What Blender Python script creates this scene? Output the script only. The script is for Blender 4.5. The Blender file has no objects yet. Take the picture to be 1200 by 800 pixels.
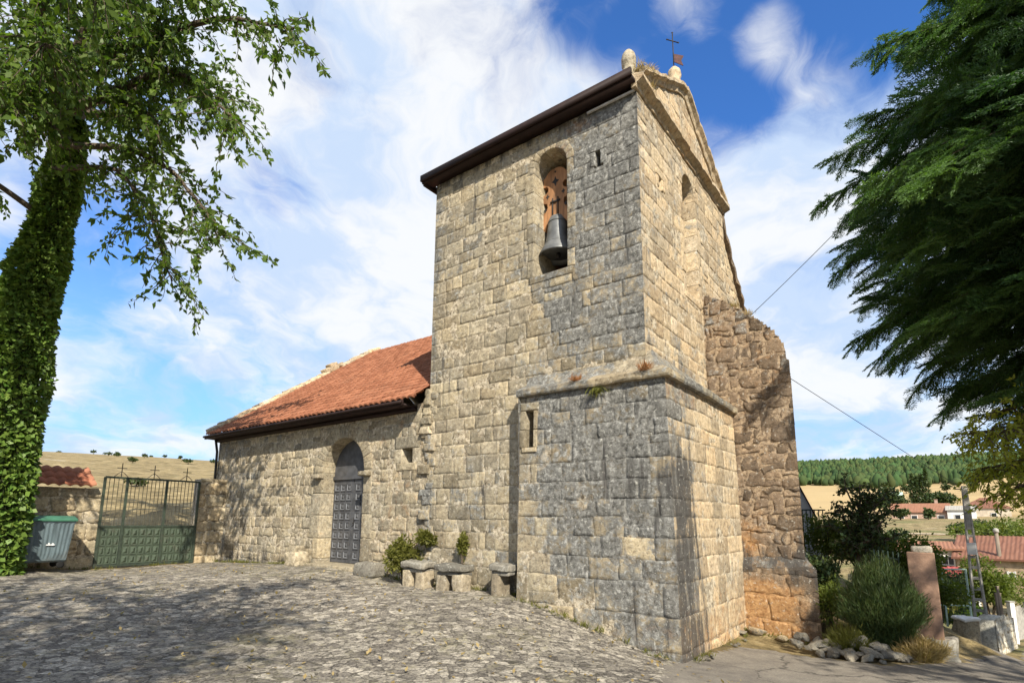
import bpy, bmesh, math, random
import numpy as np
from mathutils import Vector, Matrix
R = math.radians
random.seed(7)
SC = bpy.context.scene
COL = SC.collection

# ------------------------------------------------------------------ camera, sky, sun, exposure
EYE = np.array([0.0, 0.0, 1.6])
cam = bpy.data.cameras.new('camera'); camo = bpy.data.objects.new('camera', cam); COL.objects.link(camo)
PITCH, ROLL = math.atan(109/643.), R(0.45)
cam.sensor_width = 36; cam.lens = 643/1200*36; cam.shift_y = 100/1200; cam.shift_x = 0
cam.clip_start = 0.05; cam.clip_end = 9000
_F = Vector((0, math.cos(PITCH), math.sin(PITCH))); _R = Vector((1, 0, 0)); _U = _R.cross(_F)
_R2 = _R*math.cos(ROLL)+_U*math.sin(ROLL); _U2 = -_R*math.sin(ROLL)+_U*math.cos(ROLL)
M = Matrix((_R2, _U2, -_F)).transposed().to_4x4(); M.translation = Vector(EYE); camo.matrix_world = M
SC.camera = camo

SUN_AZ, SUN_EL = R(163), R(38)
world = bpy.data.worlds.new('World'); SC.world = world; world.use_nodes = True
SC.view_settings.view_transform = 'Standard'; SC.view_settings.look = 'None'
SC.view_settings.gamma = 1; SC.view_settings.use_curve_mapping = False
SC.view_settings.exposure = 0.70
sl = bpy.data.lights.new('sun', 'SUN'); sl.energy = 4.9; sl.angle = R(0.5); sl.color = (1, .93, .80)
so = bpy.data.objects.new('sun', sl); COL.objects.link(so)
sd = Vector((math.sin(SUN_AZ)*math.cos(SUN_EL), math.cos(SUN_AZ)*math.cos(SUN_EL), math.sin(SUN_EL)))
so.rotation_euler = sd.to_track_quat('Z', 'Y').to_euler(); so.location = (5, -20, 30)


class NT:
    """small node-tree helper"""
    def __init__(s, tree): s.t = tree; s.n = tree.nodes; s.l = tree.links
    def put(s, inp, v):
        if v is None: return
        if isinstance(v, bpy.types.NodeSocket): s.l.new(v, inp)
        else:
            if hasattr(inp.default_value, '__len__') and not hasattr(v, '__len__'): v = (v,)*len(inp.default_value)
            if hasattr(v, '__len__') and hasattr(inp.default_value, '__len__') and len(inp.default_value) == 4 and len(v) == 3: v = (*v, 1)
            inp.default_value = v
    def node(s, typ, _props=None, **kw):
        n = s.n.new(typ)
        for k, v in (_props or {}).items(): setattr(n, k, v)
        for k, v in kw.items():
            key = k.replace('_', ' ')
            s.put(n.inputs[int(k[1:])] if k[0] == 'i' and k[1:].isdigit() else n.inputs[key], v)
        return n
    def math(s, op, a, b=0.5, c=None, clamp=False):
        n = s.n.new('ShaderNodeMath'); n.operation = op; n.use_clamp = clamp
        s.put(n.inputs[0], a); s.put(n.inputs[1], b)
        if c is not None: s.put(n.inputs[2], c)
        return n.outputs[0]
    def vmath(s, op, a, b=(0, 0, 0)):
        n = s.n.new('ShaderNodeVectorMath'); n.operation = op; s.put(n.inputs[0], a); s.put(n.inputs[1], b)
        return n.outputs['Value'] if op in ('DOT_PRODUCT', 'LENGTH', 'DISTANCE') else n.outputs[0]
    def mix(s, f, a, b, mode='MIX'):
        n = s.n.new('ShaderNodeMix'); n.data_type = 'RGBA'; n.blend_type = mode; n.clamp_factor = True
        s.put(n.inputs[0], f); s.put(n.inputs[6], a); s.put(n.inputs[7], b); return n.outputs[2]
    def noise(s, vec, scale, detail=4, rough=.55, dist=0, out=0):
        n = s.n.new('ShaderNodeTexNoise'); s.put(n.inputs['Vector'], vec); s.put(n.inputs['Scale'], scale)
        n.inputs['Detail'].default_value = detail; n.inputs['Roughness'].default_value = rough; n.inputs['Distortion'].default_value = dist
        return n.outputs[out]
    def rng(s, v, a, b, c=0., d=1., smooth=True):
        n = s.n.new('ShaderNodeMapRange'); n.interpolation_type = 'SMOOTHSTEP' if smooth else 'LINEAR'
        for i, k in enumerate((v, a, b, c, d)): s.put(n.inputs[i], k)
        return n.outputs[0]
    def ramp(s, f, stops):
        n = s.n.new('ShaderNodeValToRGB'); s.put(n.inputs[0], f); e = n.color_ramp.elements
        while len(e) < len(stops): e.new(.5)
        for i, (p, c) in enumerate(stops): e[i].position = p; e[i].color = (*c, 1)
        return n.outputs[0]
    def scale(s, v, k):
        return s.vmath('MULTIPLY', v, k)


def sky_world():
    T = NT(world.node_tree); T.n.clear()
    out = T.n.new('ShaderNodeOutputWorld'); bg = T.n.new('ShaderNodeBackground')
    sky = T.n.new('ShaderNodeTexSky'); sky.sky_type = 'NISHITA'; sky.sun_disc = False
    sky.sun_elevation = SUN_EL; sky.sun_rotation = SUN_AZ; sky.altitude = 900; sky.air_density = 1.0; sky.dust_density = .3; sky.ozone_density = 3.5
    tc = T.n.new('ShaderNodeTexCoord'); d = T.vmath('NORMALIZE', tc.outputs['Generated'])
    sp = T.n.new('ShaderNodeSeparateXYZ'); T.l.new(d, sp.inputs[0])
    z = T.math('ADD', T.math('MAXIMUM', sp.outputs[2], 0.0), 0.34)
    cx = T.math('DIVIDE', sp.outputs[0], z); cy = T.math('DIVIDE', sp.outputs[1], z)
    cb = T.n.new('ShaderNodeCombineXYZ'); T.l.new(cx, cb.inputs[0]); T.l.new(cy, cb.inputs[1])
    p = cb.outputs[0]
    warp = T.noise(p, 2.2, 4, .55, 0, 1)
    rot = T.node('ShaderNodeMapping', None, Vector=p, Rotation=(0, 0, R(-28)), Scale=(1.0, .8, 1)).outputs[0]
    pw = T.vmath('ADD', rot, T.scale(warp, (.42, .42, 0)))
    n1 = T.noise(pw, 2.3, 12, .62, .25)
    n2 = T.noise(pw, 9, 9, .66, .5)
    n3 = T.noise(pw, 1.1, 4, .5)
    dens = T.math('ADD', T.math('ADD', T.math('MULTIPLY', n1, .62), T.math('MULTIPLY', n2, .20)), T.math('MULTIPLY', n3, .18))
    def spot(az, el, wid, amp):
        v = (math.sin(R(az))*math.cos(R(el)), math.cos(R(az))*math.cos(R(el)), math.sin(R(el)))
        c = T.vmath('DOT_PRODUCT', d, v)
        return T.math('MULTIPLY', T.rng(c, math.cos(R(wid)), 1.0), amp)
    acc = dens
    for a in SPOTS: acc = T.math('ADD', acc, spot(*a))
    cover = T.rng(acc, .33, .585)
    shade = T.noise(pw, 3.1, 9, .6)
    ccol = T.mix(T.rng(shade, .40, .57), (4.9, 6.0, 7.7), (7.5, 7.65, 7.8))
    skyc = T.mix(1.0, sky.outputs[0], (.72, 1.30, 1.95), 'MULTIPLY')
    low = T.rng(sp.outputs[2], .05, .55, .75, 0)
    skyc = T.mix(low, skyc, (3.3, 5.7, 8.3))
    col = T.mix(T.math('MULTIPLY', cover, .97), skyc, ccol)
    T.l.new(col, bg.inputs[0]); bg.inputs[1].default_value = 0.080
    T.l.new(bg.outputs[0], out.inputs[0])


# az, el, half-width, amount
SPOTS = [(9, 47, 5.5, -.16), (15, 43, 5, -.13), (25, 44, 9, -.17), (35, 40, 6, -.12), (23, 37, 6, -.16), (39, 39, 7, -.10), (28, 41, 4, .15), (20, 45, 4, .10), (34, 38, 4, .10),
         (-28, 26, 6, -.07), (-39, 22, 7, -.12), (-25, 31, 4, -.08), (-36, 13, 6, -.10), (-42, 18, 6, -.06), (-29, 10, 4, -.07), (-10, 36, 26, .10), (-5, 20, 22, .06), (26, 25, 12, .12), (30, 12, 12, .04)]
sky_world()

# ------------------------------------------------------------------ frames
CB = np.array([2.327, 7.829])
UA, VA = R(-53), R(37)
UU = np.array([math.sin(UA), math.cos(UA)]); VV = np.array([math.sin(VA), math.cos(VA)])


def L2W(a, b, z):
    """church frame (a along the long wall, b into the building) to world"""
    a = np.asarray(a, float); b = np.asarray(b, float); z = np.asarray(z, float)+0*a+0*b
    return np.stack([CB[0]+UU[0]*a+VV[0]*b, CB[1]+UU[1]*a+VV[1]*b, z], -1)


def ss(a, b, x):
    t = np.clip((np.asarray(x, float)-a)/(b-a), 0, 1); return t*t*(3-2*t)


_rs = np.random.RandomState(3); _HT = _rs.rand(32, 32, 32)


def vnoise(p):
    """value noise in -1..1, p is (...,3)"""
    p = np.asarray(p, float); i = np.floor(p).astype(int); f = p-i; f = f*f*(3-2*f)
    r = 0
    for dx in (0, 1):
        for dy in (0, 1):
            for dz in (0, 1):
                w = (f[..., 0] if dx else 1-f[..., 0])*(f[..., 1] if dy else 1-f[..., 1])*(f[..., 2] if dz else 1-f[..., 2])
                r = r+w*_HT[(i[..., 0]+dx) & 31, (i[..., 1]+dy) & 31, (i[..., 2]+dz) & 31]
    return r*2-1


def fbm(p, o=4):
    p = np.asarray(p, float); r = 0; a = 1.; s = 0
    for k in range(o): r = r+a*vnoise(p*2**k+k*7.3); s += a; a *= .5
    return r/s


# ------------------------------------------------------------------ terrain height
def far_h(x, y):
    r = np.hypot(x, y); az = np.degrees(np.arctan2(x, y))
    rr = np.interp(r, [0, 11, 24, 32, 46, 60, 70, 90, 120, 188, 250, 350, 450, 650, 800, 1500, 4500],
                   [-.1, -.4, -2.35, -3.1, -3.0, -1.6, -.6, .7, 2.2, 4.9, 10, 19, 28, 58, 66, 62, 50])
    ll = np.interp(r, [0, 14, 16, 20, 40, 70, 100, 120, 200, 400, 4500], [0, .35, .45, .95, 4, 7.6, 10.6, 11.5, 11.5, 9, 5])
    ll = ll+fbm(np.stack([x*.02, y*.02, x*0], -1), 3)*1.0*ss(60, 120, r)
    w = ss(-8, 12, az); h = ll*(1-w)+rr*w
    back = ss(75, 110, np.abs(az)); return h*(1-back)


_cl = [(0, 0, -.30), (1.4, -.05, .02), (2.76, 0, .30), (5, .3, .33), (8, .3, .5), (12, .3, .4), (14.5, .3, .35), (13.8, -.5, .35), (13.8, -2.7, .31), (13.2, -4.3, .43),
       (13.2, -6.2, .55), (15, -2, .5), (18, -2, 1.0), (0, 3.3, -.30), (-1.1, 3.3, -.45), (-2.85, -7.65, 0), (6, -4, .12), (2, -4, .05), (9, -7, .1), (-3, -3, -.2), (3, -9, 0), (-3.2, 4.6, -.2),
       (-1.4, 2.0, -.42), (-.6, 1.2, -.36), (5, 5, .4), (12, 8, .5), (0, 8, .0)]
_cp = [tuple(L2W(a, b, z)) for a, b, z in _cl]
_cp += [(4.76, 8.8, -.42), (5.35, 8.2, -.40), (6.35, 8.9, -.42), (6.7, 11.1, .25), (8.5, 11.5, -.3), (8.2, 10.1, -.62), (9.6, 12.0, -1.1), (10.6, 13.2, -1.35), (7.5, 9.4, -.52), (13, 16.2, -1.95), (12.3, 18.3, -1.0), (11.2, 15.4, -.95), (9.0, 9.2, -.75), (15.2, 18.5, -2.3), (17.3, 19.4, -2.35), (12, 14.5, -1.6), (13.5, 21, -1.2),
        (8, 6.5, -.3), (5.95, 6.75, -.28), (2.1, 6.1, -.1), (0, -6, 0), (-8, 0, .15), (8, 0, -.2), (-8, -8, 0), (8, -8, 0), (-14, 6, .5), (14, 8, -1.2), (18, 18, -2.4), (-7.35, 8.2, .28), (8, 17, .6), (8, 21, .4), (11, 22, -.6)]
for a_ in range(-60, 76, 12): _cp.append((30*math.sin(R(a_)), 30*math.cos(R(a_)), float(far_h(30*math.sin(R(a_)), 30*math.cos(R(a_))))))
for a_ in (110, 150, 190, 230, 270): _cp.append((25*math.sin(R(a_)), 25*math.cos(R(a_)), 0.))
_cp = np.array(_cp)


def _tps(r): return np.where(r > 1e-9, r*r*np.log(r+1e-12), 0)


_n = len(_cp); _K = _tps(np.hypot(_cp[:, None, 0]-_cp[None, :, 0], _cp[:, None, 1]-_cp[None, :, 1]))+np.eye(_n)*.15
_P = np.c_[np.ones(_n), _cp[:, :2]]; _A = np.block([[_K, _P], [_P.T, np.zeros((3, 3))]])
_W = np.linalg.solve(_A, np.r_[_cp[:, 2], 0, 0, 0])


def H(x, y):
    x = np.asarray(x, float); y = np.asarray(y, float); sh = np.broadcast(x, y).shape
    x = np.broadcast_to(x, sh).ravel(); y = np.broadcast_to(y, sh).ravel(); out = np.zeros(len(x))
    for i in range(0, len(x), 20000):
        a, b = x[i:i+20000], y[i:i+20000]
        k = _tps(np.hypot(a[:, None]-_cp[None, :, 0], b[:, None]-_cp[None, :, 1]))
        t = k@_W[:_n]+_W[_n]+_W[_n+1]*a+_W[_n+2]*b
        w = ss(21, 30, np.hypot(a, b)); out[i:i+20000] = t*(1-w)+far_h(a, b)*w
    return out.reshape(sh)


def HL(a, b): p = L2W(a, b, 0); return float(H(p[0], p[1]))


# ------------------------------------------------------------------ mesh helpers
def setprops(o, label=None, cat=None, group=None, kind=None):
    if label: o['label'] = label
    if cat: o['category'] = cat
    if group: o['group'] = group
    if kind: o['kind'] = kind
    return o


def thing(name, label, cat, loc=(0, 0, 0), rotz=0, group=None):
    o = bpy.data.objects.new(name, None); COL.objects.link(o); o.location = loc; o.rotation_euler = (0, 0, rotz); o.empty_display_size = .2
    return setprops(o, label, cat, group)


def place(o, parent):
    """parent a mesh written in world coordinates under a thing without moving it"""
    if parent is not None:
        o.parent = parent
        p = parent; m = Matrix.Identity(4); chain = []
        while p is not None: chain.append(p); p = p.parent
        for q in reversed(chain): m = m @ q.matrix_parent_inverse @ q.matrix_basis
        o.matrix_parent_inverse = m.inverted()
    return o


class MB:
    def __init__(s): s.v = []; s.f = []; s.mi = []; s.nv = 0; s.blk = []; s.msk = []
    def add(s, verts, faces, mi=0, blk=None, msk=None):
        verts = np.asarray(verts, float).reshape(-1, 3); n = len(verts)
        s.v.append(verts)
        for f in faces: s.f.append(tuple(int(i)+s.nv for i in f)); s.mi.append(mi)
        s.blk.append(np.tile(np.asarray((random.random(), random.random(), random.random()) if blk is None else blk, float), (n, 1)) if blk is None or np.ndim(blk) == 1 else np.asarray(blk, float))
        s.msk.append(np.zeros((n, 3)) if msk is None else (np.tile(np.asarray(msk, float), (n, 1)) if np.ndim(msk) == 1 else np.asarray(msk, float)))
        s.nv += n; return s
    def box(s, c, size, rot=None, mi=0, bev=0.0, blk=None, rough=0, seed=0, taper=1.0):
        """bevelled box; c centre, size full, rot a 3x3 or z angle"""
        if rot is None: m = np.eye(3)
        elif np.isscalar(rot): ca, sa = math.cos(rot), math.sin(rot); m = np.array([[ca, -sa, 0], [sa, ca, 0], [0, 0, 1]])
        else: m = np.asarray(rot, float)
        h = np.asarray(size, float)/2
        if bev > 0:
            bm = bmesh.new(); bmesh.ops.create_cube(bm, size=2)
            for v in bm.verts: v.co = Vector((v.co.x*h[0], v.co.y*h[1], v.co.z*h[2]))
            bmesh.ops.bevel(bm, geom=bm.edges[:], offset=min(bev, h.min()*.9), segments=2, profile=.6, affect='EDGES')
            if rough: bmesh.ops.subdivide_edges(bm, edges=[e for e in bm.edges if e.calc_length() > .12], cuts=2, use_grid_fill=True)
            vs = np.array([v.co[:] for v in bm.verts]); fs = [[v.index for v in f.verts] for f in bm.faces]; bm.free()
            if rough: vs = vs+np.stack([fbm(vs*5+seed+k*9, 3) for k in range(3)], -1)*rough
        else:
            vs = np.array([(x*h[0], y*h[1], z*h[2]) for z in (-1, 1) for y in (-1, 1) for x in (-1, 1)])
            fs = [(0, 2, 3, 1), (4, 5, 7, 6), (0, 1, 5, 4), (2, 6, 7, 3), (0, 4, 6, 2), (1, 3, 7, 5)]
        if taper != 1.0:
            k = 1+(taper-1)*(vs[:, 2:3]/h[2]+1)/2; vs = vs*np.c_[k, k, np.ones_like(k)]
        return s.add(vs@m.T+np.asarray(c, float), fs, mi, blk)
    def tube(s, pts, rad, n=8, mi=0, cap=True, blk=None):
        pts = np.asarray(pts, float); rad = np.broadcast_to(np.asarray(rad, float), (len(pts),))
        t = np.gradient(pts, axis=0); t /= np.linalg.norm(t, axis=1)[:, None]+1e-9
        up = np.array([0, 0, 1.]) if abs(t[0][2]) < .9 else np.array([1., 0, 0])
        vs = []; a = np.cross(t[0], up); a /= np.linalg.norm(a)
        for i in range(len(pts)):
            a = a-t[i]*(a@t[i]); a /= np.linalg.norm(a)+1e-9; b = np.cross(t[i], a)
            for k in range(n):
                w = 2*math.pi*k/n; vs.append(pts[i]+rad[i]*(math.cos(w)*a+math.sin(w)*b))
        fs = [(i*n+k, i*n+(k+1) % n, (i+1)*n+(k+1) % n, (i+1)*n+k) for i in range(len(pts)-1) for k in range(n)]
        if cap: fs += [tuple(range(n))[::-1], tuple(range((len(pts)-1)*n, len(pts)*n))]
        return s.add(vs, fs, mi, blk)
    def lathe(s, prof, c, n=20, mi=0, blk=None, axis=None):
        vs = []; c = np.asarray(c, float)
        for r, z in prof:
            for k in range(n):
                w = 2*math.pi*k/n; vs.append((r*math.cos(w), r*math.sin(w), z))
        vs = np.array(vs)
        if axis is not None:
            q = np.array(Vector((0, 0, 1)).rotation_difference(Vector(axis)).to_matrix()); vs = vs@q.T
        fs = [(i*n+k, i*n+(k+1) % n, (i+1)*n+(k+1) % n, (i+1)*n+k) for i in range(len(prof)-1) for k in range(n)]
        if prof[0][0] > 1e-4: fs.append(tuple(range(n))[::-1])
        if prof[-1][0] > 1e-4: fs.append(tuple(range((len(prof)-1)*n, len(prof)*n)))
        return s.add(vs+c, fs, mi, blk)
    def prism(s, poly, mapf, d0, d1, mi=0, blk=None):
        """extrude a 2D outline; mapf(a,b,d) -> world"""
        n = len(poly); vs = [mapf(a, b, d0) for a, b in poly]+[mapf(a, b, d1) for a, b in poly]
        fs = [tuple(range(n))[::-1], tuple(range(n, 2*n))]+[(i, (i+1) % n, n+(i+1) % n, n+i) for i in range(n)]
        return s.add(vs, fs, mi, blk)
    def build(s, name, mats, parent=None, smooth=False, attrs=True):
        me = bpy.data.meshes.new(name); V = np.concatenate(s.v) if s.v else np.zeros((0, 3))
        me.from_pydata(V.tolist(), [], s.f)
        if not isinstance(mats, (list, tuple)): mats = [mats]
        for m in mats: me.materials.append(m)
        if len(mats) > 1: me.polygons.foreach_set('material_index', np.array(s.mi, dtype=np.int32))
        if attrs:
            for nm, arr in (('blk', s.blk), ('msk', s.msk)):
                at = me.attributes.new(nm, 'FLOAT_VECTOR', 'POINT'); at.data.foreach_set('vector', np.concatenate(arr).ravel())
        if smooth: me.shade_smooth()
        me.update(); o = bpy.data.objects.new(name, me); COL.objects.link(o)
        return place(o, parent)


def quickmesh(name, V, F, mats, parent=None, blk=None, smooth=False, mi=None):
    """big arrays: V (n,3), F (m,k) all the same k"""
    me = bpy.data.meshes.new(name); V = np.asarray(V, np.float32); F = np.asarray(F, np.int32); k = F.shape[1]
    me.vertices.add(len(V)); me.vertices.foreach_set('co', V.ravel())
    me.loops.add(F.size); me.loops.foreach_set('vertex_index', F.ravel())
    me.polygons.add(len(F)); me.polygons.foreach_set('loop_start', np.arange(0, F.size, k, dtype=np.int32))
    if not isinstance(mats, (list, tuple)): mats = [mats]
    for m in mats: me.materials.append(m)
    if mi is not None: me.polygons.foreach_set('material_index', np.asarray(mi, np.int32))
    me.update(calc_edges=True)
    if blk is not None:
        at = me.attributes.new('blk', 'FLOAT_VECTOR', 'POINT'); at.data.foreach_set('vector', np.asarray(blk, np.float32).ravel())
    if smooth: me.shade_smooth()
    o = bpy.data.objects.new(name, me); COL.objects.link(o); return place(o, parent)


# ------------------------------------------------------------------ materials
def newmat(name):
    m = bpy.data.materials.new(name); m.use_nodes = True; T = NT(m.node_tree); T.n.clear()
    T.out = T.n.new('ShaderNodeOutputMaterial'); T.b = T.n.new('ShaderNodeBsdfPrincipled'); T.l.new(T.b.outputs[0], T.out.inputs[0])
    T.b.inputs['Specular IOR Level'].default_value = .25
    T.tc = T.n.new('ShaderNodeTexCoord'); T.co = T.tc.outputs['Object']; T.mat = m
    return T


def attr(T, nm):
    a = T.n.new('ShaderNodeAttribute'); a.attribute_name = nm; s = T.n.new('ShaderNodeSeparateXYZ'); T.l.new(a.outputs['Vector'], s.inputs[0])
    return s.outputs[0], s.outputs[1], s.outputs[2]


def bump(T, h, dist=.01, strength=1.0):
    n = T.n.new('ShaderNodeBump'); T.put(n.inputs['Height'], h); n.inputs['Distance'].default_value = dist; n.inputs['Strength'].default_value = strength
    T.l.new(n.outputs[0], T.b.inputs['Normal'])


def stone_mat(name, tones, mortar=False, rough=.92, lich=(.17, .168, .155), speck=True):
    T = newmat(name); r1, r2, r3 = attr(T, 'blk'); g, k, o = attr(T, 'msk')
    st_ = lambda n, w: T.rng(n, .5-w, .5+w, 0, 1, False)
    n_mid = st_(T.noise(T.co, 5.5, 7, .65), .22); n_fine = st_(T.noise(T.co, 42, 6, .72), .2); n_f2 = st_(T.noise(T.co, 13, 10, .75, .35), .17); n_b = st_(T.noise(T.co, 1.1, 7, .66), .2)
    if mortar: base = T.ramp(n_f2, [(.05, (.12, .10, .075)), (.28, tones[0]), (.65, tones[-1])])
    else: base = T.ramp(T.math('ADD', T.math('MULTIPLY', r1, .72), T.math('MULTIPLY', n_mid, .34)), [(i/(len(tones)-1), c) for i, c in enumerate(tones)])
    base = T.mix(T.rng(n_b, .2, .8, 0, .35), base, T.mix(1, base, (.74, .84, .98), 'MULTIPLY'))
    base = T.mix(1, base, T.ramp(n_f2, [(.10, (.50, .48, .46)), (.38, (.87, .86, .85)), (.62, (1.06, 1.06, 1.05)), (.92, (1.34, 1.33, 1.31))]), 'MULTIPLY')
    gl = T.math('ADD', T.math('ADD', g, T.math('MULTIPLY', T.math('SUBTRACT', n_mid, .5), .55)), T.math('MULTIPLY', T.math('SUBTRACT', r2, .5), .46))
    base = T.mix(1, base, T.ramp(r3, [(0, (.66, .67, .68)), (.5, (1, 1, 1)), (1, (1.24, 1.23, 1.20))]), 'MULTIPLY')
    gl = T.math('ADD', gl, T.math('MULTIPLY', T.math('SUBTRACT', n_f2, .5), .42))
    gl = T.math('ADD', gl, T.math('MULTIPLY', T.math('SUBTRACT', n_b, .5), .45))
    lcol = T.ramp(n_f2, [(.15, tuple(c*.36 for c in lich)), (.42, tuple(c*.8 for c in lich)), (.66, tuple(c*1.25 for c in lich)), (.92, tuple(c*2.4 for c in lich))])
    base = T.mix(T.rng(gl, .34, .66, 0, .93), base, lcol)
    oc = T.math('ADD', o, T.math('MULTIPLY', T.math('SUBTRACT', n_mid, .5), .5))
    base = T.mix(T.rng(oc, .35, .8, 0, .85), base, T.mix(n_f2, (.24, .105, .035), (.60, .36, .16)))
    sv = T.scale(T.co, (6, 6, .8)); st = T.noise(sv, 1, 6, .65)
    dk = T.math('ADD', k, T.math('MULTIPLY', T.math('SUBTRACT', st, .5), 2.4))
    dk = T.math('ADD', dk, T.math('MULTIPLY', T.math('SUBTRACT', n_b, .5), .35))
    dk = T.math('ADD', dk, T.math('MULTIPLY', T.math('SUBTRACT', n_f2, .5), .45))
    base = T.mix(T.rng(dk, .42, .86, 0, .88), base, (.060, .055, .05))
    if speck:
        wp = T.noise(T.co, 19, 5, .62); base = T.mix(T.rng(wp, .60, .66, 0, .5), base, (.56, .54, .47))
        bp = T.noise(T.vmath('ADD', T.co, (9, 3, 5)), 11, 8, .8); base = T.mix(T.rng(bp, .565, .64, 0, .62), base, (.065, .060, .052))
    T.put(T.b.inputs['Base Color'], base); T.b.inputs['Roughness'].default_value = rough
    hgt = T.math('ADD', T.math('MULTIPLY', n_f2, 1.0), T.math('MULTIPLY', n_fine, .3)); bump(T, hgt, .012, .9)
    return T.mat


M_STONE = stone_mat('limestone', [(.215, .170, .108), (.345, .280, .182), (.425, .352, .235), (.285, .240, .168), (.50, .42, .295)])
M_GABLE = stone_mat('gable_limestone', [(.36, .26, .155), (.53, .405, .255), (.46, .36, .232), (.63, .505, .35)])
M_MORTAR = stone_mat('old_mortar', [(.32, .26, .175), (.52, .44, .32)], mortar=True)
M_RUBBLE = stone_mat('buttress_rubble', [(.13, .095, .062), (.24, .17, .11), (.18, .13, .088), (.32, .235, .155)])
M_RUBMORT = stone_mat('buttress_mortar', [(.27, .19, .12), (.38, .28, .18)], mortar=True)


def simple(name, col, rough=.7, var=.15, scale=8, metal=0., bumpd=0., spec=.25, col2=None, dirt=0., coords=None):
    T = newmat(name); n = T.noise(T.co if coords is None else T.scale(T.co, coords), scale, 6, .6)
    c2 = col2 or tuple(min(1, c*(1+var*1.6)) for c in col)
    base = T.mix(T.rng(n, .3, .7), tuple(c*(1-var) for c in col), c2)
    if dirt:
        d = T.noise(T.co, scale*.35, 5, .65); base = T.mix(T.rng(d, .5, .75, 0, dirt), base, (.10, .08, .06))
    T.put(T.b.inputs['Base Color'], base); T.b.inputs['Roughness'].default_value = rough; T.b.inputs['Metallic'].default_value = metal
    T.b.inputs['Specular IOR Level'].default_value = spec
    if bumpd: bump(T, T.noise(T.co, scale*2, 5, .6), bumpd)
    return T.mat


def leaf_mat(name, c1, c2, trans=.35, tcol=None, rough=.5):
    T = newmat(name); r1, r2, r3 = attr(T, 'blk')
    base = T.mix(r1, c1, c2); base = T.mix(T.math('MULTIPLY', r2, .25), base, (.16, .13, .03))
    T.put(T.b.inputs['Base Color'], base); T.b.inputs['Roughness'].default_value = rough
    tr = T.n.new('ShaderNodeBsdfTranslucent'); T.put(tr.inputs[0], T.mix(1, base, (1.5, 1.7, .6), 'MULTIPLY'))
    mx = T.n.new('ShaderNodeMixShader'); mx.inputs[0].default_value = trans
    T.l.new(T.b.outputs[0], mx.inputs[1]); T.l.new(tr.outputs[0], mx.inputs[2]); T.l.new(mx.outputs[0], T.out.inputs[0])
    return T.mat


def tile_mat(name, cols):
    T = newmat(name); r1, r2, r3 = attr(T, 'blk'); n = T.noise(T.co, 1.1, 5, .6); f = T.noise(T.co, 30, 5, .6)
    base = T.ramp(T.math('ADD', T.math('MULTIPLY', r1, .8), T.math('MULTIPLY', f, .2)), [(i/(len(cols)-1), c) for i, c in enumerate(cols)])
    base = T.mix(T.rng(n, .5, .8, 0, .5), base, (.17, .085, .05)); base = T.mix(T.rng(T.noise(T.co, 17, 4, .7), .62, .75, 0, .45), base, (.33, .27, .18))
    T.put(T.b.inputs['Base Color'], base); T.b.inputs['Roughness'].default_value = .85; bump(T, f, .006)
    return T.mat


M_TILE = tile_mat('clay_tiles', [(.19, .072, .036), (.27, .105, .055), (.35, .15, .082)])
M_TILE_OLD = tile_mat('old_clay_tiles', [(.20, .07, .04), (.30, .11, .06), (.36, .17, .10)])
M_BROWN = simple('brown_painted_metal', (.022, .012, .010), .65, .2, 5, spec=.2)
M_DOOR = simple('grey_painted_door', (.066, .067, .071), .55, .25, 6, spec=.45, dirt=.25)
M_DOORPALE = simple('grey_door_pale', (.15, .155, .165), .5, .2, 20, spec=.45)  # paler grey for the inner bevel of each door panel
M_BLACK = simple('dark_iron', (.025, .023, .022), .6, .3, 10)
M_GREEN = simple('green_painted_iron', (.030, .042, .028), .55, .25, 9, dirt=.3, spec=.4)
M_GREENHI = simple('green_panel', (.050, .068, .044), .5, .2, 14, dirt=.35, spec=.4)
M_DARK = simple('interior_dark_stone', (.34, .21, .12), .95, .4, 3, bumpd=.02)

# ------------------------------------------------------------------ masonry
def subrects(holes): return holes


def in_hole(s, z, holes, grow=.0):
    r = np.zeros(np.shape(s), bool)
    for h in holes:
        kind, a, b, c, d = h[:5]
        if kind == 'rect': r |= (s > a-grow) & (s < b+grow) & (z > c-grow) & (z < d+grow)
        else:                       # arch: centre a, half width b, sill c, spring d
            rr = b+grow; r |= (np.abs(s-a) < rr) & (z > c-grow) & (z <= d); r |= (np.hypot(s-a, z-d) < rr) & (z > d)
    return r


def rows_of(z0, z1, lo, hi, rnd, grow_low=0.):
    z = [z0]
    while z[-1] < z1-.04:
        h = rnd.uniform(lo, hi)*(1+grow_low*max(0, 1-(z[-1]-z0)/1.6)); z.append(z[-1]+h)
    z[-1] = z1; return z


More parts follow.
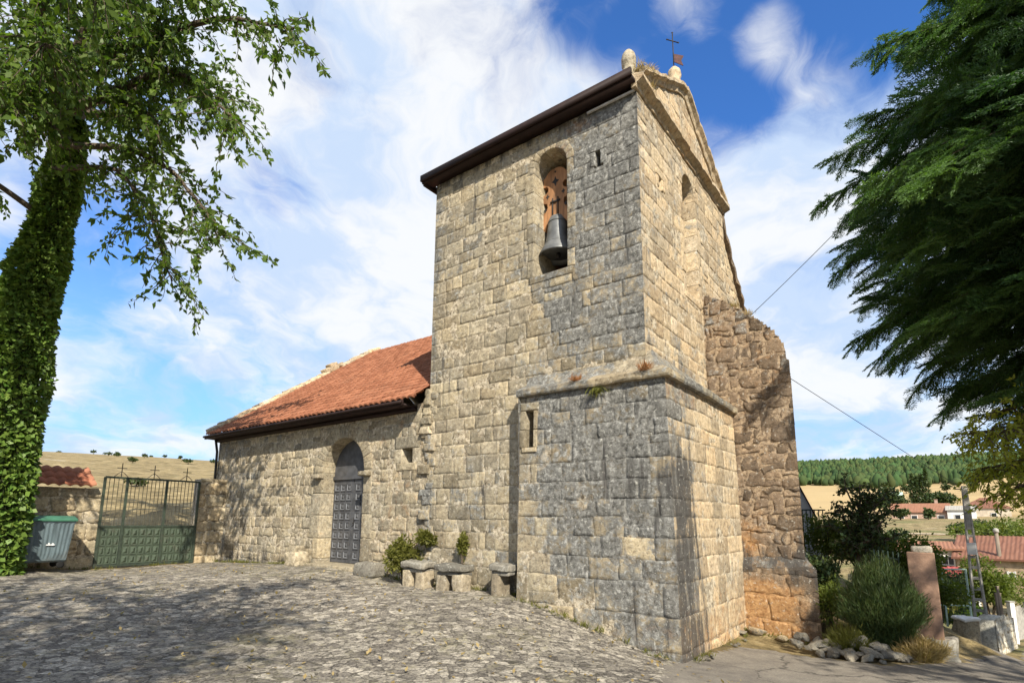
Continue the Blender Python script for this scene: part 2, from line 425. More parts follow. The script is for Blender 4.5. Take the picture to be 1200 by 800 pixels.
def masonry(mb, mapf, s0, s1, rows, bw=(.34, .62), gap=.003, depth=.005, rough=.010, res=.05, holes=(), region=None, wav=.018, mask=None, seed=0,
            flush=(False, False), drop=.010, jit=.25, inset=.007, grow=.06, split=0., pillow=1.0, pits=1.0):
    rnd = random.Random(seed); L = s1-s0
    def wv(s, z):
        e = np.ones(np.shape(s))
        if flush[0]: e = e*ss(0, .35, s-s0)
        if flush[1]: e = e*ss(0, .35, s1-s)
        return wav*e*vnoise(np.stack([s*1.3+seed, z*2.1, s*0+seed*.37], -1))
    k = 0
    for ri in range(len(rows)-1):
        za, zb = rows[ri], rows[ri+1]; s = s0; edges = [s0]
        hh = zb-za
        while True:
            w = rnd.uniform(*bw)*(.75+.25*hh/.3)
            if ri % 2 == 0 and len(edges) == 1: w *= .62
            if edges[-1]+w > s1-bw[0]*.55: edges.append(s1); break
            edges.append(edges[-1]+w)
        for bi in range(len(edges)-1):
            sa, sb = edges[bi], edges[bi+1]
            pieces = [(sa, sb, za, zb)]
            if split and rnd.random() < split and hh > .2:
                if rnd.random() < .5: m_ = za+hh*rnd.uniform(.35, .65); pieces = [(sa, sb, za, m_), (sa, sb, m_, zb)]
                else: m_ = sa+(sb-sa)*rnd.uniform(.35, .65); pieces = [(sa, m_, za, zb), (m_, sb, za, zb)]
            for (pa, pb, pz, pt) in pieces:
                k += 1; nx = max(3, int(round((pb-pa)/res))+1); nz = max(3, int(round((pt-pz)/res))+1)
                fl = flush[0] and pa <= s0+1e-6; fr = flush[1] and pb >= s1-1e-6
                A = np.linspace(0, 1, nx+2); A = np.concatenate([[0], A[1:-1]*.98+.01, [1]]); Z = np.linspace(0, 1, nz+2)
                # ring rows near the edges to form the rounded arris
                ea = min(.25, inset/(pb-pa)); ez = min(.25, inset/(pt-pz))
                A = np.concatenate([[0], np.linspace(ea, 1-ea, nx), [1]]); Z = np.concatenate([[0], np.linspace(ez, 1-ez, nz), [1]])
                aa, zz = np.meshgrid(A, Z)
                g = gap*rnd.uniform(.6, 1.7)
                la = 0 if fl else g; lb = 0 if fr else g
                S = pa+la+(pb-pa-la-lb)*aa; ZZ = pz+g*.8+(pt-pz-g*1.6)*zz
                ed_s = np.minimum(np.where(aa == 0, 0, aa), 1-aa)*(pb-pa)
                if fl: ed_s = np.where(aa < .5, 1, ed_s)
                if fr: ed_s = np.where(aa > .5, 1, ed_s)
                ed_z = np.minimum(zz, 1-zz)*(pt-pz)
                edge = (ed_s < 1e-6) | (ed_z < 1e-6)
                # irregular outline
                q = np.stack([S*2.7+k*1.7, ZZ*2.7+seed, S*0+k*.91], -1)
                near = 1-np.clip(np.minimum(ed_s, ed_z)/.09, 0, 1)
                nj = 1.0
                if fl: nj = nj*ss(0, .12, S-s0)
                if fr: nj = nj*ss(0, .12, s1-S)
                S = S+near*fbm(q*2.2, 2)*.045*jit*nj; ZZ = ZZ+near*fbm(q*2.2+40, 2)*.045*jit*nj
                # clipped corners
                cr = np.clip(.05-np.hypot(np.minimum(ed_s, .05)-.05, np.minimum(ed_z, .05)-.05)*-1, 0, 1)*0
                ZZ = ZZ+wv(S, ZZ)
                base_d = depth*rnd.uniform(.35, 1.25)
                d = base_d+rough*.42*fbm(np.stack([S*6, ZZ*6, S*0+k*.3], -1), 4)*1.6+(rnd.uniform(-1, 1)*(aa-.5)+rnd.uniform(-1, 1)*(zz-.5))*rough*.45
                corner = (np.clip(.022-ed_s, 0, .022)+np.clip(.022-ed_z, 0, .022)); d = d-corner**2*2.5*pillow
                pit = fbm(np.stack([S*3.1+seed, ZZ*3.1, S*0+k*.05], -1), 4); d = d-np.clip(pit-.25, 0, 1)*.06*pits
                d = np.where(edge, -drop*.6, d)
                if fl: w_ = 1-ss(0, .10, S-s0); d = np.where(edge & (ed_z < 1e-6), d, d*(1-w_)+depth*.6*w_); S = np.where((aa == 0), s0-depth*.6, S)
                if fr: w_ = 1-ss(0, .10, s1-S); d = np.where(edge & (ed_z < 1e-6), d, d*(1-w_)+depth*.6*w_); S = np.where((aa == 1), s1+depth*.6, S)
                P = mapf(S.ravel(), ZZ.ravel(), d.ravel()); ny_, nx_ = S.shape
                fs = []
                Sc = (S[:-1, :-1]+S[1:, 1:]+S[1:, :-1]+S[:-1, 1:])/4; Zc = (ZZ[:-1, :-1]+ZZ[1:, 1:]+ZZ[1:, :-1]+ZZ[:-1, 1:])/4
                bad = in_hole(Sc, Zc, holes, grow) if holes else np.zeros(Sc.shape, bool)
                if region is not None: bad |= ~region(Sc, Zc)
                if bad.all(): continue
                for j in range(ny_-1):
                    for i in range(nx_-1):
                        if not bad[j, i]: fs.append((j*nx_+i, j*nx_+i+1, (j+1)*nx_+i+1, (j+1)*nx_+i))
                mk = mask(S.ravel(), ZZ.ravel()) if mask else None
                mb.add(P, fs, 0, (rnd.random(), rnd.random(), rnd.random()), mk)
    # mortar bed behind the stones
    nx = max(2, int(L/.07)); zt, zb_ = rows[-1], rows[0]; nz = max(2, int((zt-zb_)/.07))
    a, z = np.meshgrid(np.linspace(s0, s1, nx+1), np.linspace(zb_, zt, nz+1))
    dn = -.002+.014*fbm(np.stack([a*5, z*5, a*0+seed], -1), 3)
    if flush[0]: dn = np.where(a <= s0+1e-6, 0, dn)
    if flush[1]: dn = np.where(a >= s1-1e-6, 0, dn)
    P = mapf(a.ravel(), z.ravel(), dn.ravel()); ac = (a[:-1, :-1]+a[1:, 1:])/2; zc = (z[:-1, :-1]+z[1:, 1:])/2
    bad = in_hole(ac, zc, holes, grow) if holes else np.zeros(ac.shape, bool)
    if region is not None: bad |= ~region(ac, zc)
    W_ = nx+1; fs = [(j*W_+i, j*W_+i+1, (j+1)*W_+i+1, (j+1)*W_+i) for j in range(nz) for i in range(nx) if not bad[j, i]]
    mb.add(P, fs, 1, (.5, .5, .5), mask(a.ravel(), z.ravel()) if mask else None)


def slab_patch(mb, mapf, quad, d, dback, seed, mi=0, blk=None, msk=None, n=5, rough=.006, sides=True):
    """one dressed stone: quad of four (s,z) corners, front at d, sides going back to dback"""
    q = [np.array(c, float) for c in quad]; t = np.concatenate([[0, .06], np.linspace(.06, .94, n)[1:-1], [.94, 1]]); m = len(t)
    a, b = np.meshgrid(t, t); P2 = (q[0][None, None]*((1-a)*(1-b))[..., None]+q[1][None, None]*(a*(1-b))[..., None]+q[2][None, None]*(a*b)[..., None]+q[3][None, None]*((1-a)*b)[..., None])
    edge = (a == 0) | (a == 1) | (b == 0) | (b == 1)
    dd = d+rough*fbm(np.stack([P2[..., 0]*7, P2[..., 1]*7, a*0+seed*.77], -1), 3)-np.where(edge, .007, 0)
    V = mapf(P2[..., 0].ravel(), P2[..., 1].ravel(), dd.ravel()); fs = [(j*m+i, j*m+i+1, (j+1)*m+i+1, (j+1)*m+i) for j in range(m-1) for i in range(m-1)]
    V = list(V); ring = [i for i in range(m)]+[j*m+m-1 for j in range(1, m)]+[(m-1)*m+i for i in range(m-2, -1, -1)]+[j*m for j in range(m-2, 0, -1)]
    if sides:
        base = len(V); fp = P2.reshape(-1, 2)
        for r_ in ring: V.append(mapf(fp[r_, 0], fp[r_, 1], dback))
        K = len(ring)
        for i in range(K): fs.append((ring[i], base+i, base+(i+1) % K, ring[(i+1) % K]))
    mb.add(np.array(V), fs, mi, blk if blk is not None else (random.random(), random.random(), random.random()), msk)


def dress_opening(mb, mapf, hole, ring=.2, depth=.6, proud=.026, jamb_h=.32, vous=9, lintel=True, sill=True, seed=1, msk=None, splay=0., mf=None):
    """jamb stones, voussoirs or lintel, sill, with reveals running back into the wall"""
    kind, a, b, c, d = hole[:5]; rnd = random.Random(seed)
    if kind == 'arch': sl_, sr_, zb, zt = a-b, a+b, c, d
    else: sl_, sr_, zb, zt = a, b, c, d
    n = max(1, int(round((zt-zb)/jamb_h)))
    def M_(x, z): return msk if mf is None else mf(np.array([x]), np.array([z]))[0]
    for side in (0, 1):
        zs = np.linspace(zb, zt, n+1); zs[1:-1] += [rnd.uniform(-.04, .04) for _ in range(n-1)]
        for i in range(n):
            w = ring*rnd.uniform(.75, 1.35)
            x0, x1 = (sl_-w, sl_) if side == 0 else (sr_, sr_+w)
            slab_patch(mb, mapf, [(x0, zs[i]), (x1, zs[i]), (x1, zs[i+1]-.006), (x0, zs[i+1]-.006)], proud+rnd.uniform(-.006, .006), -depth, seed*31+i+side*50, msk=M_(x0, zs[i]))
    if kind == 'arch':
        for i in range(vous):
            t0, t1 = math.pi*i/vous, math.pi*(i+1)/vous-.006
            rr = b+ring*rnd.uniform(.9, 1.25); sub = 2
            for k in range(sub):
                u0, u1 = t0+(t1-t0)*k/sub, t0+(t1-t0)*(k+1)/sub
                pt = lambda r, t: (a+r*math.cos(t), d+r*math.sin(t))
                slab_patch(mb, mapf, [pt(b, u1), pt(b, u0), pt(rr, u0), pt(rr, u1)][::1], proud, -depth, seed*17+i, msk=M_(a+rr*math.cos(t0), d+rr*math.sin(t0)), n=4, blk=(((i*37+seed) % 11)/11, ((i*53) % 7)/7, .5))
    elif lintel:
        slab_patch(mb, mapf, [(sl_-ring*1.1, zt), (sr_+ring*1.1, zt), (sr_+ring*1.1, zt+ring*1.3), (sl_-ring*1.1, zt+ring*1.3)], proud+.004, -depth, seed*13+5, msk=M_(sl_, zt))
    if sill:
        slab_patch(mb, mapf, [(sl_-ring*.7, zb-ring*.8), (sr_+ring*.7, zb-ring*.8), (sr_+ring*.7, zb), (sl_-ring*.7, zb)], proud+.006, -depth, seed*13+9, msk=M_(sl_, zb))


# ------------------------------------------------------------------ the ground
NX0, NX1, NY0, NY1, NST = -15.0, 22.0, -7.0, 25.0, .125


def street_side(x, y):
    """>0 on the street, right of the church corner"""
    ex = np.array([CB[0]-.1, CB[1]-.05]); d = np.array([.42, 1.])/math.hypot(.42, 1)
    return (x-ex[0])*d[1]-(y-ex[1])*d[0]


def verge(x, y):
    """>0 beyond the road edge (garden side)"""
    pts = np.array([(2.2, 8.1), (4.0, 9.3), (4.9, 8.85), (5.4, 8.35), (6.3, 8.6), (7.4, 9.1), (10.5, 11.5), (13.5, 15.0), (15.8, 17.8), (24, 26)])
    return y-np.interp(x, pts[:, 0], pts[:, 1])


def paving_mats():
    T = newmat('stone_paving'); co = T.vmath('ADD', T.co, T.scale(T.noise(T.co, 3.6, 6, .65, 0, 1), (.24, .24, 0)))
    sc_ = T.scale(co, (1.0, 1.25, .2))
    v1 = T.node('ShaderNodeTexVoronoi', dict(feature='DISTANCE_TO_EDGE'), Vector=sc_, Scale=7.4, Randomness=1.0)
    v2 = T.node('ShaderNodeTexVoronoi', dict(feature='F1'), Vector=sc_, Scale=7.4, Randomness=1.0)
    v3 = T.node('ShaderNodeTexVoronoi', dict(feature='F1'), Vector=T.scale(co, (1.0, 1.1, .2)), Scale=19, Randomness=1.0)
    sep = T.n.new('ShaderNodeSeparateColor'); T.l.new(v2.outputs['Color'], sep.inputs[0]); sep3 = T.n.new('ShaderNodeSeparateColor'); T.l.new(v3.outputs['Color'], sep3.inputs[0])
    nf = T.rng(T.noise(T.co, 24, 9, .75), .32, .68, 0, 1, False); nm = T.rng(T.noise(T.co, 6, 8, .70), .30, .70, 0, 1, False); nb = T.noise(T.co, .5, 5, .62)
    col = T.ramp(T.math('ADD', T.math('ADD', T.math('MULTIPLY', sep.outputs[0], .55), T.math('MULTIPLY', sep3.outputs[0], .16)), T.math('MULTIPLY', nm, .34)), [(.15, (.135, .118, .10)), (.42, (.235, .208, .172)), (.66, (.37, .33, .27)), (.92, (.58, .52, .43))])
    col = T.mix(1, col, T.ramp(nf, [(.12, (.34, .33, .34)), (.40, (.84, .84, .84)), (.62, (1.08, 1.08, 1.06)), (.9, (1.6, 1.58, 1.5))]), 'MULTIPLY')
    joint = T.rng(T.math('ADD', v1.outputs['Distance'], T.math('MULTIPLY', T.math('SUBTRACT', nm, .5), .13)), -.01, .055)
    jc = T.mix(T.rng(nb, .45, .6), (.085, .076, .062), (.12, .11, .055))
    col = T.mix(T.math('MULTIPLY', T.math('SUBTRACT', 1, joint), .62), col, jc)
    moss = T.rng(T.math('ADD', T.math('MULTIPLY', nb, .55), T.math('MULTIPLY', nm, .30)), .44, .56, 0, .5); col = T.mix(moss, col, (.15, .135, .055))
    wear = T.rng(T.noise(T.co, .42, 7, .7), .50, .62, 0, .5); col = T.mix(wear, col, T.mix(1, col, (.40, .40, .42), 'MULTIPLY'))
    T.put(T.b.inputs['Base Color'], col); T.b.inputs['Roughness'].default_value = .85
    h = T.math('ADD', T.math('MULTIPLY', joint, .9), T.math('MULTIPLY', nm, .5)); h = T.math('ADD', h, T.math('MULTIPLY', nf, .45)); h = T.math('ADD', h, T.math('MULTIPLY', sep.outputs[1], .35)); h = T.math('ADD', h, T.math('MULTIPLY', sep3.outputs[1], .25))
    bump(T, h, .020, 1.0)
    P = T.mat
    T = newmat('worn_street'); nf = T.noise(T.co, 45, 7, .75); nm = T.noise(T.co, 4, 7, .65); nb = T.noise(T.scale(T.co, (.7, .35, 1)), 1.2, 5, .6)
    col = T.ramp(T.math('ADD', T.math('MULTIPLY', nm, .6), T.math('MULTIPLY', nb, .4)), [(.3, (.13, .115, .10)), (.5, (.22, .195, .16)), (.7, (.30, .27, .22))])
    col = T.mix(1, col, T.ramp(nf, [(.3, (.6, .6, .62)), (.5, (1, 1, 1)), (.7, (1.35, 1.33, 1.3))]), 'MULTIPLY')
    crack = T.node('ShaderNodeTexVoronoi', dict(feature='DISTANCE_TO_EDGE'), Vector=T.vmath('ADD', T.co, T.scale(T.noise(T.co, 1.5, 4, .6, 0, 1), (.9, .9, 0))), Scale=.55)
    col = T.mix(T.rng(crack.outputs['Distance'], 0, .012, .75, 0), col, (.05, .045, .04))
    T.put(T.b.inputs['Base Color'], col); T.b.inputs['Roughness'].default_value = .9; bump(T, T.math('ADD', nf, T.math('MULTIPLY', nm, .8)), .02, .9)
    S = T.mat
    T = newmat('dry_earth'); nf = T.noise(T.co, 20, 7, .75); nm = T.rng(T.noise(T.co, 1.1, 10, .75), .32, .68, .2, .8, False); nb = T.noise(T.co, .09, 5, .6)
    geo = T.n.new('ShaderNodeNewGeometry'); dist = T.vmath('LENGTH', T.co)
    col = T.ramp(T.math('ADD', T.math('MULTIPLY', nm, .55), T.math('MULTIPLY', nf, .45)), [(.36, (.09, .07, .035)), (.47, (.21, .16, .075)), (.56, (.32, .245, .12)), (.66, (.46, .37, .21))])
    # sparse stone outcrops and scrub on the near slope
    wl = T.noise(T.scale(T.co, (1, 1, 5)), .35, 7, .72); col = T.mix(T.rng(wl, .62, .67, 0, .7), col, (.46, .41, .32))
    col = T.mix(T.rng(T.noise(T.co, .55, 6, .7), .60, .66, 0, .75), col, (.075, .08, .025))
    # harvested grain fields far off
    spx = T.n.new('ShaderNodeSeparateXYZ'); T.l.new(T.co, spx.inputs[0])
    fieldc = T.ramp(T.noise(T.scale(T.co, (.25, 1.2, .1)), .03, 6, .6), [(.3, (.30, .215, .10)), (.5, (.44, .32, .155)), (.7, (.36, .26, .12))])
    fw = T.math('MULTIPLY', T.rng(spx.outputs[0], 10, 40), T.rng(dist, 110, 170)); col = T.mix(fw, col, fieldc)
    vg = T.math('MULTIPLY', T.rng(spx.outputs[0], 6, 10), T.rng(dist, 170, 95)); gn = T.rng(T.noise(T.co, .18, 6, .65), .46, .62, 0, .65)
    col = T.mix(T.math('MULTIPLY', vg, gn), col, (.10, .125, .035))
    T.put(T.b.inputs['Base Color'], col); T.b.inputs['Roughness'].default_value = .97; bump(T, T.math('ADD', nf, T.math('MULTIPLY', nm, 1.5)), .05, .8)
    return P, S, T.mat


M_PAVE, M_STREET, M_EARTH = paving_mats()


def near_ground():
    xs = np.arange(NX0, NX1+1e-6, NST); ys = np.arange(NY0, NY1+1e-6, NST); X, Y = np.meshgrid(xs, ys); Z = H(X, Y)
    Z = Z+.018*fbm(np.stack([X*1.7, Y*1.7, X*0], -1), 4)+.008*fbm(np.stack([X*6, Y*6, X*0+5], -1), 3)
    XC = (X[:-1, :-1]+X[1:, 1:])/2; YC = (Y[:-1, :-1]+Y[1:, 1:])/2
    jx = XC+.22*fbm(np.stack([XC*3, YC*3, XC*0+2], -1), 3); jy = YC+.22*fbm(np.stack([XC*3, YC*3, XC*0+9], -1), 3)
    a = (jx-CB[0])*UU[0]+(jy-CB[1])*UU[1]; b = (jx-CB[0])*VV[0]+(jy-CB[1])*VV[1]
    earth = (verge(jx, jy) > 0) & (jx > 2.2)
    earth |= (a > 14.4)
    earth |= (b > .6) & (jx < 2.4)
    earth |= (a > 13.7) & (b < -.2)
    street = (street_side(jx, jy) > 0) & ~earth
    pave = ~street & ~earth
    idx = np.arange(X.size).reshape(X.shape); F = np.stack([idx[:-1, :-1], idx[:-1, 1:], idx[1:, 1:], idx[1:, :-1]], -1)
    V = np.stack([X, Y, Z], -1).reshape(-1, 3)
    for nm, mk, m in (('paving', pave, M_PAVE), ('street', street, M_STREET), ('earth_bank', earth, M_EARTH)):
        f = F[mk]; used, inv = np.unique(f, return_inverse=True)
        o = quickmesh(nm, V[used], inv.reshape(f.shape), m, smooth=True); o['kind'] = 'structure'


def far_ground():
    rr = np.concatenate([[0.5], np.geomspace(6, 40, 30), np.geomspace(42, 4500, 130)]); az = np.radians(np.concatenate([np.arange(-70, 75, .75), np.arange(75, 290, 5)]))
    n, m = len(rr), len(az); RR, AZ = np.meshgrid(rr, az, indexing='ij'); X = RR*np.sin(AZ); Y = RR*np.cos(AZ); Z = H(X, Y)
    ins = np.minimum(np.minimum(X-NX0, NX1-X), np.minimum(Y-NY0, NY1-Y)); Z = Z-.6*ss(.3, 3., ins)-.06
    Z = Z+ss(30, 80, RR)*.25*fbm(np.stack([X*.08, Y*.08, X*0], -1), 4)
    idx = np.arange(n*m).reshape(n, m); j = np.roll(idx, -1, 1); F = np.stack([idx[:-1], j[:-1], j[1:], idx[1:]], -1).reshape(-1, 4)
    o = quickmesh('ground', np.stack([X, Y, Z], -1).reshape(-1, 3), F, M_EARTH, smooth=True); o['kind'] = 'structure'


near_ground(); far_ground()

# ------------------------------------------------------------------ the church
p0 = L2W(2.0, 2.0, 0)
church = thing('church', 'old limestone church with square bell tower, clay tiled nave and grey arched door', 'church', (float(p0[0]), float(p0[1]), 0))

# --- lower block of the tower (battered), corner at (0,0)
EXW, EXD, EXT = 2.80, 3.40, 3.74
bt = lambda z: .034*(np.asarray(z, float)+.3)


def f_ext_front(s, z, d=0.):      # s from the street corner to the left
    s = np.asarray(s, float); z = np.asarray(z, float); k = bt(z)*.95*(1-s/EXW); return L2W(s+k, bt(z)*.8-d, z)
def f_ext_side(s, z, d=0.):       # s from the street corner back
    s = np.asarray(s, float); z = np.asarray(z, float); return L2W(bt(z)*.95*(1-.6*s/EXD)-d, s+bt(z)*.8*(1-s/EXD), z)


def sm(a, b, x): return ss(a, b, x)
def m_front(s, z):
    g = .66-.34*sm(2.0, 2.7, s)+.1*sm(1.2, 3.2, z)-.4*sm(.9, -.1, z)*sm(.4, 1.6, s)
    k = .20+.30*sm(.55, 0, s)*sm(3.4, 2.0, z)+.22*sm(1.9, .7, s)*sm(.8, 1.8, z)*sm(3.6, 2.2, z)+.22*sm(3.0, 3.7, z)*(vnoise(np.stack([s*3, z*0, s*0], -1)) > 0)
    o = .05+.28*sm(.9, .0, z)*sm(2.4, .6, s)
    return np.stack([g, k, o], -1)
def m_side(s, z):
    g = .62*sm(1.7, .2, s)+.04; k = .80*sm(1.7, .5, s)*sm(3.4, 2.2, z)+.12*sm(1, .2, z)+.3*sm(3.2, 3.75, z); o = .22+.30*sm(1.1, -.2, z)+.25*sm(3.0, 3.8, z)
    return np.stack([g, k, o], -1)


rnd0 = random.Random(11)
ext_rows = rows_of(-.7, EXT, .24, .36, rnd0, .75)
slit = ('rect', 2.50, 2.68, 2.84, 3.50)
mb = MB(); masonry(mb, f_ext_front, 0, EXW, ext_rows, bw=(.30, .60), holes=[slit], mask=m_front, seed=21, flush=(True, True), split=.12, jit=.5, rough=.016)
dress_opening(mb, f_ext_front, slit, ring=.10, depth=.42, proud=.02, jamb_h=.3, seed=4, msk=(.2, .0, .25))
mb.build('wall', [M_STONE, M_MORTAR], church, True)
mb = MB(); masonry(mb, f_ext_side, 0, EXD, ext_rows, bw=(.32, .62), mask=m_side, seed=22, flush=(True, False), rough=.012, jit=.4)
mb.build('wall', [M_GABLE, M_MORTAR], church, True)
# left return of the lower block
f_ret = lambda s, z, d=0.: L2W(EXW+np.asarray(d, float), s, z)
mb = MB(); masonry(mb, f_ret, bt(2)*.8-.03, .45, ext_rows, bw=(.3, .5), mask=m_front, seed=23, flush=(True, False)); mb.build('wall', [M_STONE, M_MORTAR], church, True)

# --- ledge and sloped weathering above the lower block
def moulding(name, path, prof, mat, parent, msk=None, seg=.12, rough=.012, seed=0, closed_ends=True, block=.7):
    """sweep prof [(out,z)] along path of (a,b,outdir_a,outdir_b,z0) given in the church frame"""
    mb = MB(); pts = []
    for i in range(len(path)-1):
        p, q = np.array(path[i], float), np.array(path[i+1], float); n = max(1, int(np.linalg.norm((q-p)[:2])/seg)+int(abs(q[4]-p[4])/seg/2))
        for k in range(n): pts.append(p+(q-p)*k/n)
    pts.append(np.array(path[-1], float)); m = len(prof); V = []; B = []
    ln = 0; rb = random.Random(seed); blkv = (rb.random(), rb.random(), .5); nxt = block
    for i, p in enumerate(pts):
        if i: ln += np.linalg.norm((pts[i]-pts[i-1])[[0, 1, 4]])
        gapj = 0
        if ln > nxt: blkv = (rb.random(), rb.random(), .5); nxt = ln+block*rb.uniform(.7, 1.3); gapj = .018
        for (o, z) in prof:
            w = L2W(p[0]+p[2]*(o-gapj*(o > .02)), p[1]+p[3]*(o-gapj*(o > .02)), p[4]+z)
            V.append(w+rough*np.array([fbm(w*4+seed, 3), fbm(w*4+seed+9, 3), 1.2*fbm(w*4+seed+20, 3)])); B.append(blkv)
    fs = [(i*m+k, i*m+k+1, (i+1)*m+k+1, (i+1)*m+k) for i in range(len(pts)-1) for k in range(m-1)]
    fs += [tuple(range(m)), tuple(range((len(pts)-1)*m, len(pts)*m))]
    mb.add(V, fs, 0, B, msk); return mb.build(name, mat, parent, False)


TU, TV = .52, .34                      # tower corner
TE_U, TE_V = 5.34, 5.30                # tower far ends
k1 = float(bt(EXT))
# two runs, meeting in a mitre at the street corner
prof_l = [(-.10, -.02), (.085, 0), (.10, .03), (.10, .105), (.07, .125), (-.06, .20)]
c_front = (k1*.95, k1*.8)
moulding('ledge', [(EXW+.04, k1*.8, 0, -1, EXT+.02), (k1*.95+.3, k1*.8, 0, -1, EXT), (k1*.95, k1*.8, -1, -1, EXT), (k1*.95*.6, 1.5, -1, 0, EXT-.01), (k1*.4, EXD+.02, -1, 0, EXT-.06)], prof_l, M_STONE, church, (.55, .10, .12), seed=3, rough=.018)
prof_w = [(-.02, .12), (-.03, .16), (-.10, .26), (-.19, .40), (-.25, .54), (-.42, .60)]
moulding('weathering', [(EXW-.02, k1*.8+.03, 0, -1, EXT+.02), (k1*.95+.35, k1*.8+.03, 0, -1, EXT), (k1*.95+.05, k1*.8+.03, -1, -1, EXT), (k1*.6+.05, 1.5, -1.3, 0, EXT-.02), (k1*.4+.05, EXD+.02, -1.4, 0, EXT-.08)], prof_w, M_STONE, church, (.48, .0, .1), seed=5, rough=.025, block=.8)

# --- tower shaft, left face (b = TV), lower half is bare ashlar down to the ground
def f_tower(s, z, d=0.): return L2W(TU+np.asarray(s, float), TV-np.asarray(d, float), z)
def f_gable(s, z, d=0.): return L2W(TU-np.asarray(d, float), TV+np.asarray(s, float), z)
TW = TE_U-TU; TD = TE_V-TV; TTOP = 9.02
bell_hole = ('arch', 2.31-TU, .37, 6.10, 8.24)
loop_hole = ('rect', 1.245-TU, 1.345-TU, 7.86, 8.14)


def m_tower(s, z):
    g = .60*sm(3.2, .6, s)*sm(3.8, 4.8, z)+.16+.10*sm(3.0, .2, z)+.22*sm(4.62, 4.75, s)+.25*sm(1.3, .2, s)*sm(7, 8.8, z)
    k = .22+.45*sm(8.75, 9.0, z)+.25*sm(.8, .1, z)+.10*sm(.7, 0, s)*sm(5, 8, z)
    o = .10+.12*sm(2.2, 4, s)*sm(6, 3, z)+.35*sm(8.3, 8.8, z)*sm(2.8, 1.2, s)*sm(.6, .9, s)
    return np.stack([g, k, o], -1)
def m_gab(s, z):
    g = .15+.2*sm(.35, .05, s)+.1*sm(6.5, 4.5, z); k = .05+.2*sm(4.8, 4.2, z); o = .22+.2*sm(8.6, 9.1, z)+.15*sm(4.9, 4.2, z); return np.stack([g, k, o], -1)


tw_rows = rows_of(-.5, TTOP, .235, .33, random.Random(5))
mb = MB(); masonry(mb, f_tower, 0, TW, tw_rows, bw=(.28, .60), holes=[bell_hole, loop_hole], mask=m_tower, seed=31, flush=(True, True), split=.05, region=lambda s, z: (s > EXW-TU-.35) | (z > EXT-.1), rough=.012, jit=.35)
dress_opening(mb, f_tower, bell_hole, ring=.17, depth=.75, proud=.010, jamb_h=.36, vous=5, seed=8, mf=lambda x, z: m_tower(x, z)+np.array([-.12, -.02, .12]))  # surround coloured less grey, more orange, to imitate sunlit reveals
dress_opening(mb, f_tower, loop_hole, ring=.12, depth=.4, proud=.010, jamb_h=.4, seed=9, sill=False, mf=m_tower)
mb.build('wall', [M_STONE, M_MORTAR], church, True)

gab_win = ('arch', 2.82-TV, .37, 6.02, 8.30)
gab_hole = ('rect', 1.20-TV, 1.34-TV, 7.58, 7.80)
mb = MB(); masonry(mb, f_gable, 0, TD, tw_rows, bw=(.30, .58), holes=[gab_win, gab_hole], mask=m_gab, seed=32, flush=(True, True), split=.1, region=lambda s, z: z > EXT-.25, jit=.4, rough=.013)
dress_opening(mb, f_gable, gab_win, ring=.16, depth=.62, proud=.010, jamb_h=.36, vous=7, seed=12, mf=m_gab)
dress_opening(mb, f_gable, gab_hole, ring=.12, depth=.4, proud=.012, jamb_h=.4, seed=13, sill=False, lintel=True, mf=m_gab)
mb.build('wall', [M_GABLE, M_MORTAR], church, True)
# blocking inside the tall gable window, with a small round-headed vent left open
mb = MB(); f_fill = lambda s, z, d=0.: L2W(TU+.44-np.asarray(d, float), TV+np.asarray(s, float), z)
vent = ('arch', 2.72-TV, .15, 6.42, 6.55)
masonry(mb, f_fill, gab_win[1]-.34, gab_win[1]+.34, rows_of(6.0, 7.42, .2, .3, random.Random(2)), bw=(.2, .36), holes=[vent], mask=m_gab, seed=33, rough=.02, jit=.8, grow=.0)
f_fb = lambda s, z: L2W(TU+.50, TV+s, z)
mb.build('window_blocking', [M_GABLE, M_MORTAR], church, True)

# dark inner chamber (real walls the light falls into)
def inner_box(a0, a1, b0, b1, z0, z1, openings, name):
    mb = MB(); c = [(a0, b0), (a1, b0), (a1, b1), (a0, b1)]
    V = [L2W(a, b, z) for z in (z0, z1) for a, b in c]
    fs = [(0, 1, 2, 3), (4, 5, 6, 7)]+[(i, (i+1) % 4, 4+(i+1) % 4, 4+i) for i in range(4) if i not in openings]
    mb.add(V, fs); return mb.build(name, M_DARK, church)


# bell chamber: front side open to the reveal, set just behind the 0.75 m wall
bs = 2.30
mb = MB()
def ibox(a0, a1, b0, b1, z0, z1, skip):
    c = [(a0, b0), (a1, b0), (a1, b1), (a0, b1)]; V = [L2W(a, b, z) for z in (z0, z1) for a, b in c]
    mb.add(V, [(0, 1, 2, 3), (4, 5, 6, 7)]+[(i, (i+1) % 4, 4+(i+1) % 4, 4+i) for i in range(4) if i not in skip])
ibox(bs-.55, bs+.62, TV+.74, TV+1.9, 5.9, 8.75, (0,))
ibox(2.2, 2.8, .2, 1.6, 2.7, 3.6, (0,)); ibox(1.1, 1.5, TV+.38, TV+.8, 7.8, 8.2, (0,))
ibox(TU+.60, TU+1.2, TV+gab_win[1]-.5, TV+gab_win[1]+.5, 5.9, 8.7, (3,)); ibox(TU+.38, TU+.8, TV+.8, TV+1.2, 7.5, 7.9, (3,))
mb.build('inner_chamber', M_DARK, church)

